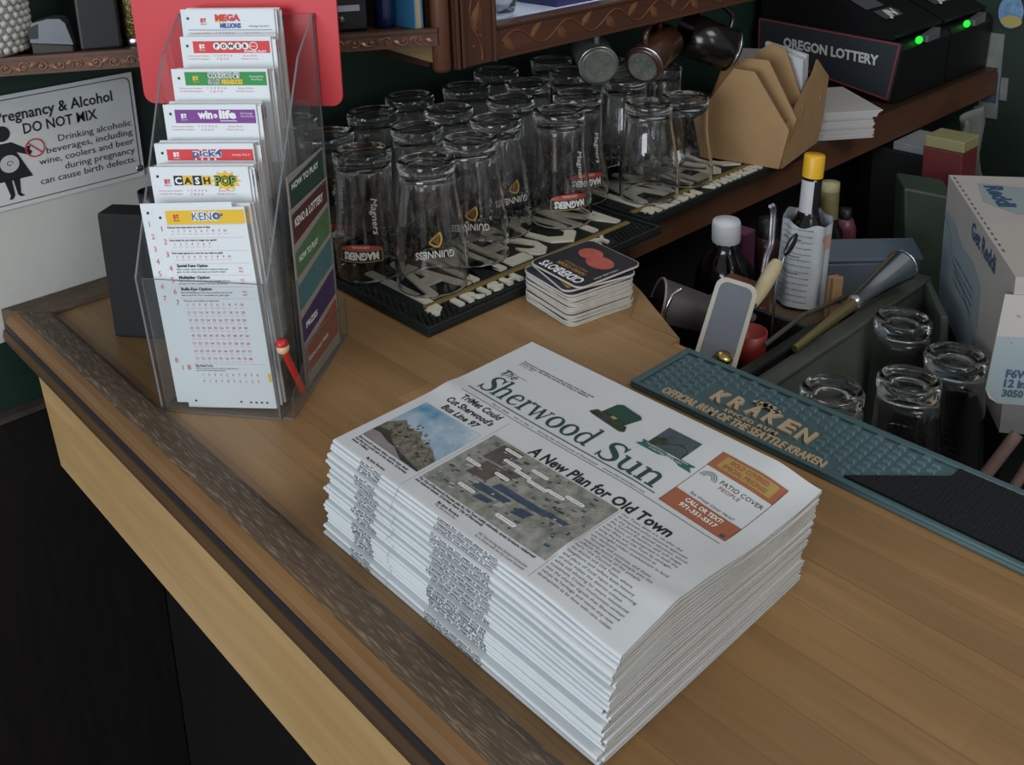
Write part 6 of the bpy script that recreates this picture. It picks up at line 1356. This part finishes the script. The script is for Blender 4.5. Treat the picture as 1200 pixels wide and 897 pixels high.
# three mugs hung under the cabinet by their handles
PEWT = mat('cloudy mug glass', '#6d7068', 0.3, spec=0.6, var=0.4, vscale=70); MUGB = mat('dark mug side', '#33241d', 0.25, spec=0.6, var=0.4, vscale=40)
def mug(base, mouth, r, label, side):
    b0 = Vector(base); ax = (Vector(mouth) - b0); Lg = ax.length; ax.normalize()
    up = Vector((0, 0, 1)) - ax * ax.z; up.normalize(); sx = up.cross(ax)
    M = Matrix.Identity(4)
    for i in range(3): M[i][0] = sx[i]; M[i][1] = up[i]; M[i][2] = ax[i]; M[i][3] = b0[i]
    t = thing('beer_mug', label, 'mug', base, group='mugs hung under the cabinet')
    b = MB(); b.lathe([(0.0, 0.004), (r * .55, 0.004), (r * .72, 0.0015), (r * .86, 0.0), (r, 0.004), (r * 1.0, Lg * .5), (r * 1.06, Lg), (r * .98, Lg), (r * .92, 0.012), (0, 0.012)], 32, M=M); b.build('mug_body', side, t)
    b = MB(); b.lathe([(r * .80, -0.0006), (0.0, 0.0022)][::-1], 28, M=M)
    for k in range(7):
        a = 2 * PI * k / 7; b.ball(M @ Vector((r * .42 * math.cos(a), r * .42 * math.sin(a), 0.001)), r * .07, 0, 10, 6)
    b.build('dimpled_base', PEWT, t)
    b = MB(); b.tube([(M @ Vector((r * 1.0 * math.cos(q), r * 1.0 * math.sin(q), 0.006))) for q in [2 * PI * k / 28 for k in range(29)]], 0.0016, 8); b.build('rim_ring', CHROME, t)
    b = MB(); b.tube([M @ Vector(p) for p in catmull([(0, r * .98, Lg * .85), (0, r * 1.5, Lg * .80), (0, r * 1.75, Lg * .55), (0, r * 1.5, Lg * .28), (0, r * .98, Lg * .22)], 6)], 0.0042, 10); b.build('handle', side, t)
    top = M @ Vector((0, r * 1.75, Lg * .55))
    b = MB(); b.tube(catmull([(top.x, top.y, 0.279), (top.x, top.y, max(top.z + 0.006, 0.262)), (top.x + 0.005, top.y, top.z - 0.004), (top.x + 0.010, top.y, top.z + 0.003)], 5), 0.0016, 8); b.build('cup_hook', mat('dark brass hook', '#6b5a35', 0.4, metal=0.8), cab)
mug((0.964, 0.882, 0.226), (1.020, 0.955, 0.240), 0.026, 'leftmost hanging mug, pale dimpled base towards the viewer, under the cabinet rail', PEWT)
mug((1.028, 0.862, 0.218), (1.105, 0.885, 0.238), 0.026, 'middle hanging mug with dark coppery side and pale dimpled base', mat('coppery mug side', '#4c3023', 0.25, spec=0.6, var=0.5, vscale=40))
mug((1.232, 0.858, 0.205), (1.168, 0.900, 0.238), 0.032, 'rightmost hanging mug, nearly black with a bright metal ring', mat('near black mug', '#17120f', 0.2, spec=0.6))

MB.BASE = Matrix.Identity(4)
# ================================================================== carved corner shelf and what stands on it
shelf = thing('carved_shelf', 'dark carved wooden shelf with copper coloured scrolls, above the warning sign', 'shelf', (0.5, 1.1, 0.295))
SHW = wood('dark shelf wood', '#4a372b', '#3c2c22', '#1d130d', axis=0, rough=0.5)
b = MB(); b.prism([(0.215, 1.211), (0.312, 1.152), (0.706, 0.906), (0.706, 1.212), (0.215, 1.212)], 0.297, 0.3143); b.build('shelf_board', SHW, shelf)
s0 = Vector((0.210, 1.2105, 0)); s1 = Vector((0.7085, 0.8990, 0)); se = (s1 - s0).normalized(); sn = Vector((se.y, -se.x, 0)); SLN = (s1 - s0).length
fs = lambda p, q, d=0.0: s0 + se * p + Vector((0, 0, q)) + sn * d
b = MB()
b.hexa([fs(0, .295, 0), fs(SLN, .295, 0), fs(SLN, .295, -.008), fs(0, .295, -.008), fs(0, .3117, 0), fs(SLN, .3117, 0), fs(SLN, .3117, -.008), fs(0, .3117, -.008)])
b.hexa([fs(0, .3117, .002), fs(SLN, .3117, .002), fs(SLN, .3117, -.008), fs(0, .3117, -.008), fs(0, .3155, .002), fs(SLN, .3155, .002), fs(SLN, .3155, -.008), fs(0, .3155, -.008)])
b.build('front_strip', wood('shelf front wood', '#6b4a3a', '#553a2d', '#2a1b14', axis=0, rough=0.42), shelf)
COP = mat('copper carved scrolls', '#8e6650', 0.38, metal=0.25, var=0.4, vscale=120)
b = MB(); p = 0.012; k = 0
while p < SLN - 0.01:
    s = 1 if k % 2 else -1
    b.tube([fs(p + (0.0065 - 0.00042 * j) * math.cos(j * 0.55 * s + k), 0.3034 + (0.0065 - 0.00042 * j) * 0.9 * math.sin(j * 0.55 * s + k), 0.0005) for j in range(14)], 0.0010, 6)
    leaf(b, (p + 0.011, 0.3034 + 0.002 * s), 0.5 * s, 0.012, 0.003, lambda x, y, d=0: fs(x, y, d + .0004))
    b.ball(fs(p, 0.3034, 0.0004), 0.0020, 0, 8, 6)
    p += 0.0185; k += 1
b.build('carved_scrolls', COP, shelf)
b = MB()
br = [(SLN - 0.062, .2945), (SLN - 0.003, .2945), (SLN - 0.003, .2715)]
b.add([fs(p, q, -.012) for p, q in br] + [fs(p, q, -.028) for p, q in br], [(0, 1, 2), (5, 4, 3), (0, 3, 4, 1), (1, 4, 5, 2), (2, 5, 3, 0)])
b.build('bracket', wood('pale bracket wood', '#8d7148', '#7a603c', '#4c3a22', axis=0), shelf)
# vase, dispenser, box, gold bottle
ZS = 0.3146
vs_ = MB(); VM = Matrix.Translation((0.312, 1.174, ZS)) @ Matrix.Scale(0.86, 4)
vs_.lathe([(0, 0), (0.030, 0), (0.040, 0.006), (0.046, 0.03), (0.045, 0.07), (0.038, 0.11), (0.030, 0.14), (0.028, 0.14), (0.036, 0.108), (0.042, 0.07), (0.030, 0.008), (0, 0.006)], 40, 0, M=VM)
for i in range(12):
    for j in range(26):
        z = 0.010 + i * 0.0085; r = 0.040 + (0.006 if 0.02 < z < 0.075 else 0.002) - max(0, z - 0.075) * 0.2; a = 2 * PI * (j + (i % 2) * .5) / 26
        vs_.ball(VM @ Vector((r * math.cos(a), r * math.sin(a), z)), 0.0042, 0, 8, 6)
tag(vs_.build('bubble_vase', mat('milky white bubbled glass', '#b9b9b2', 0.25, spec=0.6, var=0.2, vscale=40)), 'white vase with bubbled surface on the carved shelf', 'vase')
td = thing('tape_dispenser', 'small black and steel rounded dispenser in front of the bubbled vase', 'dispenser', (0.364, 1.132, ZS))
TM = Matrix.Translation((0.364, 1.134, ZS)) @ Matrix.Rotation(-0.56, 4, 'Z')
b = MB(); b.M = TM; b.hexa([(-.020, -.012, .0003), (.022, -.012, .0003), (.022, .012, .0003), (-.020, .012, .0003), (-.020, -.012, .014), (.022, -.012, .008), (.022, .012, .008), (-.020, .012, .014)]); b.build('foot', mat('brown black base', '#2b2422', 0.5), td, bevel=0.002)
b = MB(); b.M = TM
arc = [(-.0205, .014), (-.0205, .028), (-.016, .035), (0.0, .0385), (.012, .0380), (.017, .033), (.0225, .009)]
nn_ = len(arc)
b.add([(x, -.0125, z) for x, z in arc] + [(x, .0125, z) for x, z in arc], [(i, i + 1, nn_ + i + 1, nn_ + i) for i in range(nn_ - 1)] + [tuple(range(nn_ - 1, -1, -1)), tuple(range(nn_, 2 * nn_))], 0); b.build('steel_cover', mat('satin steel', '#77797d', 0.3, metal=0.8), td)
b = MB(); b.M = TM; b.hexa([(-.0212, -.013, .018), (-.012, -.013, .018), (-.012, -.0126, .018), (-.0212, -.0126, .018), (-.0212, -.013, .030), (-.010, -.013, .034), (-.010, -.0126, .034), (-.0212, -.0126, .030)]); b.build('black_insert', BLACK, td)
b = MB(); b.M = Matrix.Translation((0.412, 1.132, ZS)) @ Matrix.Rotation(-0.45, 4, 'Z'); b.box(-0.017, -0.030, 0.0002, 0.026, 0.030, 0.16)
tag(b.build('speaker_box', mat('black box cover', '#1c1b1d', 0.5), bevel=0.003), 'tall black box between the vase and the gold bottle', 'box')
gbt = thing('gold_bottle', 'glittering gold bottle at the right end of the shelf, by the red board', 'bottle', (0.446, 1.108, ZS))
b = MB(); b.lathe([(0, 0), (0.012, 0), (0.0155, 0.004), (0.0165, 0.09), (0.010, 0.12), (0.008, 0.16), (0, 0.16)], 28, M=Matrix.Translation((0.446, 1.108, ZS))); b.build('bottle_body', mat('gold glitter', '#9c8a52', 0.3, metal=0.7, var=0.7, vscale=160, bump=1.0, bscale=300), gbt)
b = MB(); b.lathe([(0.0158, 0.0), (0.0168, 0.002), (0.0168, 0.006), (0.0160, 0.008)], 28, M=Matrix.Translation((0.446, 1.108, ZS))); b.build('silver_foot', CHROME, gbt)
rd = thing('radio', 'black radio with chrome strip and knob on the shelf beside the red board', 'radio', (0.640, 0.98, ZS))
RM = Matrix.Translation((0.642, 0.984, ZS)) @ Matrix.Rotation(math.atan2(se.y, se.x), 4, 'Z')
b = MB(); b.M = RM; b.box(-0.045, -0.018, 0.0003, 0.024, 0.03, 0.12); b.build('radio_body', mat('radio black', '#141315', 0.35), rd, bevel=0.003)
b = MB(); b.M = RM; b.box(-0.012, -0.0195, 0.024, 0.016, -0.018, 0.031); b.build('chrome_strip', CHROME, rd)
b = MB(); b.lathe([(0, 0.0), (0.0055, 0.0), (0.005, 0.005), (0, 0.0055)], 18, M=RM @ Matrix.Translation((-0.006, -0.018, 0.0145)) @ Matrix.Rotation(PI / 2, 4, 'X')); b.build('knob', mat('dark knob', '#5a554e', 0.3, metal=0.7), rd)
b = MB(); b.lathe([(0, 0), (0.0105, 0), (0.0125, 0.006), (0.013, 0.05), (0.011, 0.085), (0.008, 0.11), (0, 0.11)], 28, M=Matrix.Translation((0.679, 0.958, ZS)))
tag(b.build('blue_bottle', mat('deep blue glass', '#14264f', 0.15, spec=0.7, var=0.5, vscale=40)), 'deep blue bottle between the radio and the cream book', 'bottle')
bk = thing('book', 'cream paged book with bright blue covers next to the cabinet', 'book', (0.701, 0.95, ZS))
b = MB(); b.box(0.6920, 0.918, 0.0003 + ZS, 0.7010, 0.975, ZS + 0.10); b.build('pages', mat('cream pages', '#a59a7e', 0.7), bk)
for x in (0.6905, 0.7012):
    b = MB(); b.box(x, 0.9165, 0.0003 + ZS, x + 0.0013, 0.977, ZS + 0.103); b.build('cover', mat('bright blue cover', '#3c7fae', 0.4), bk)
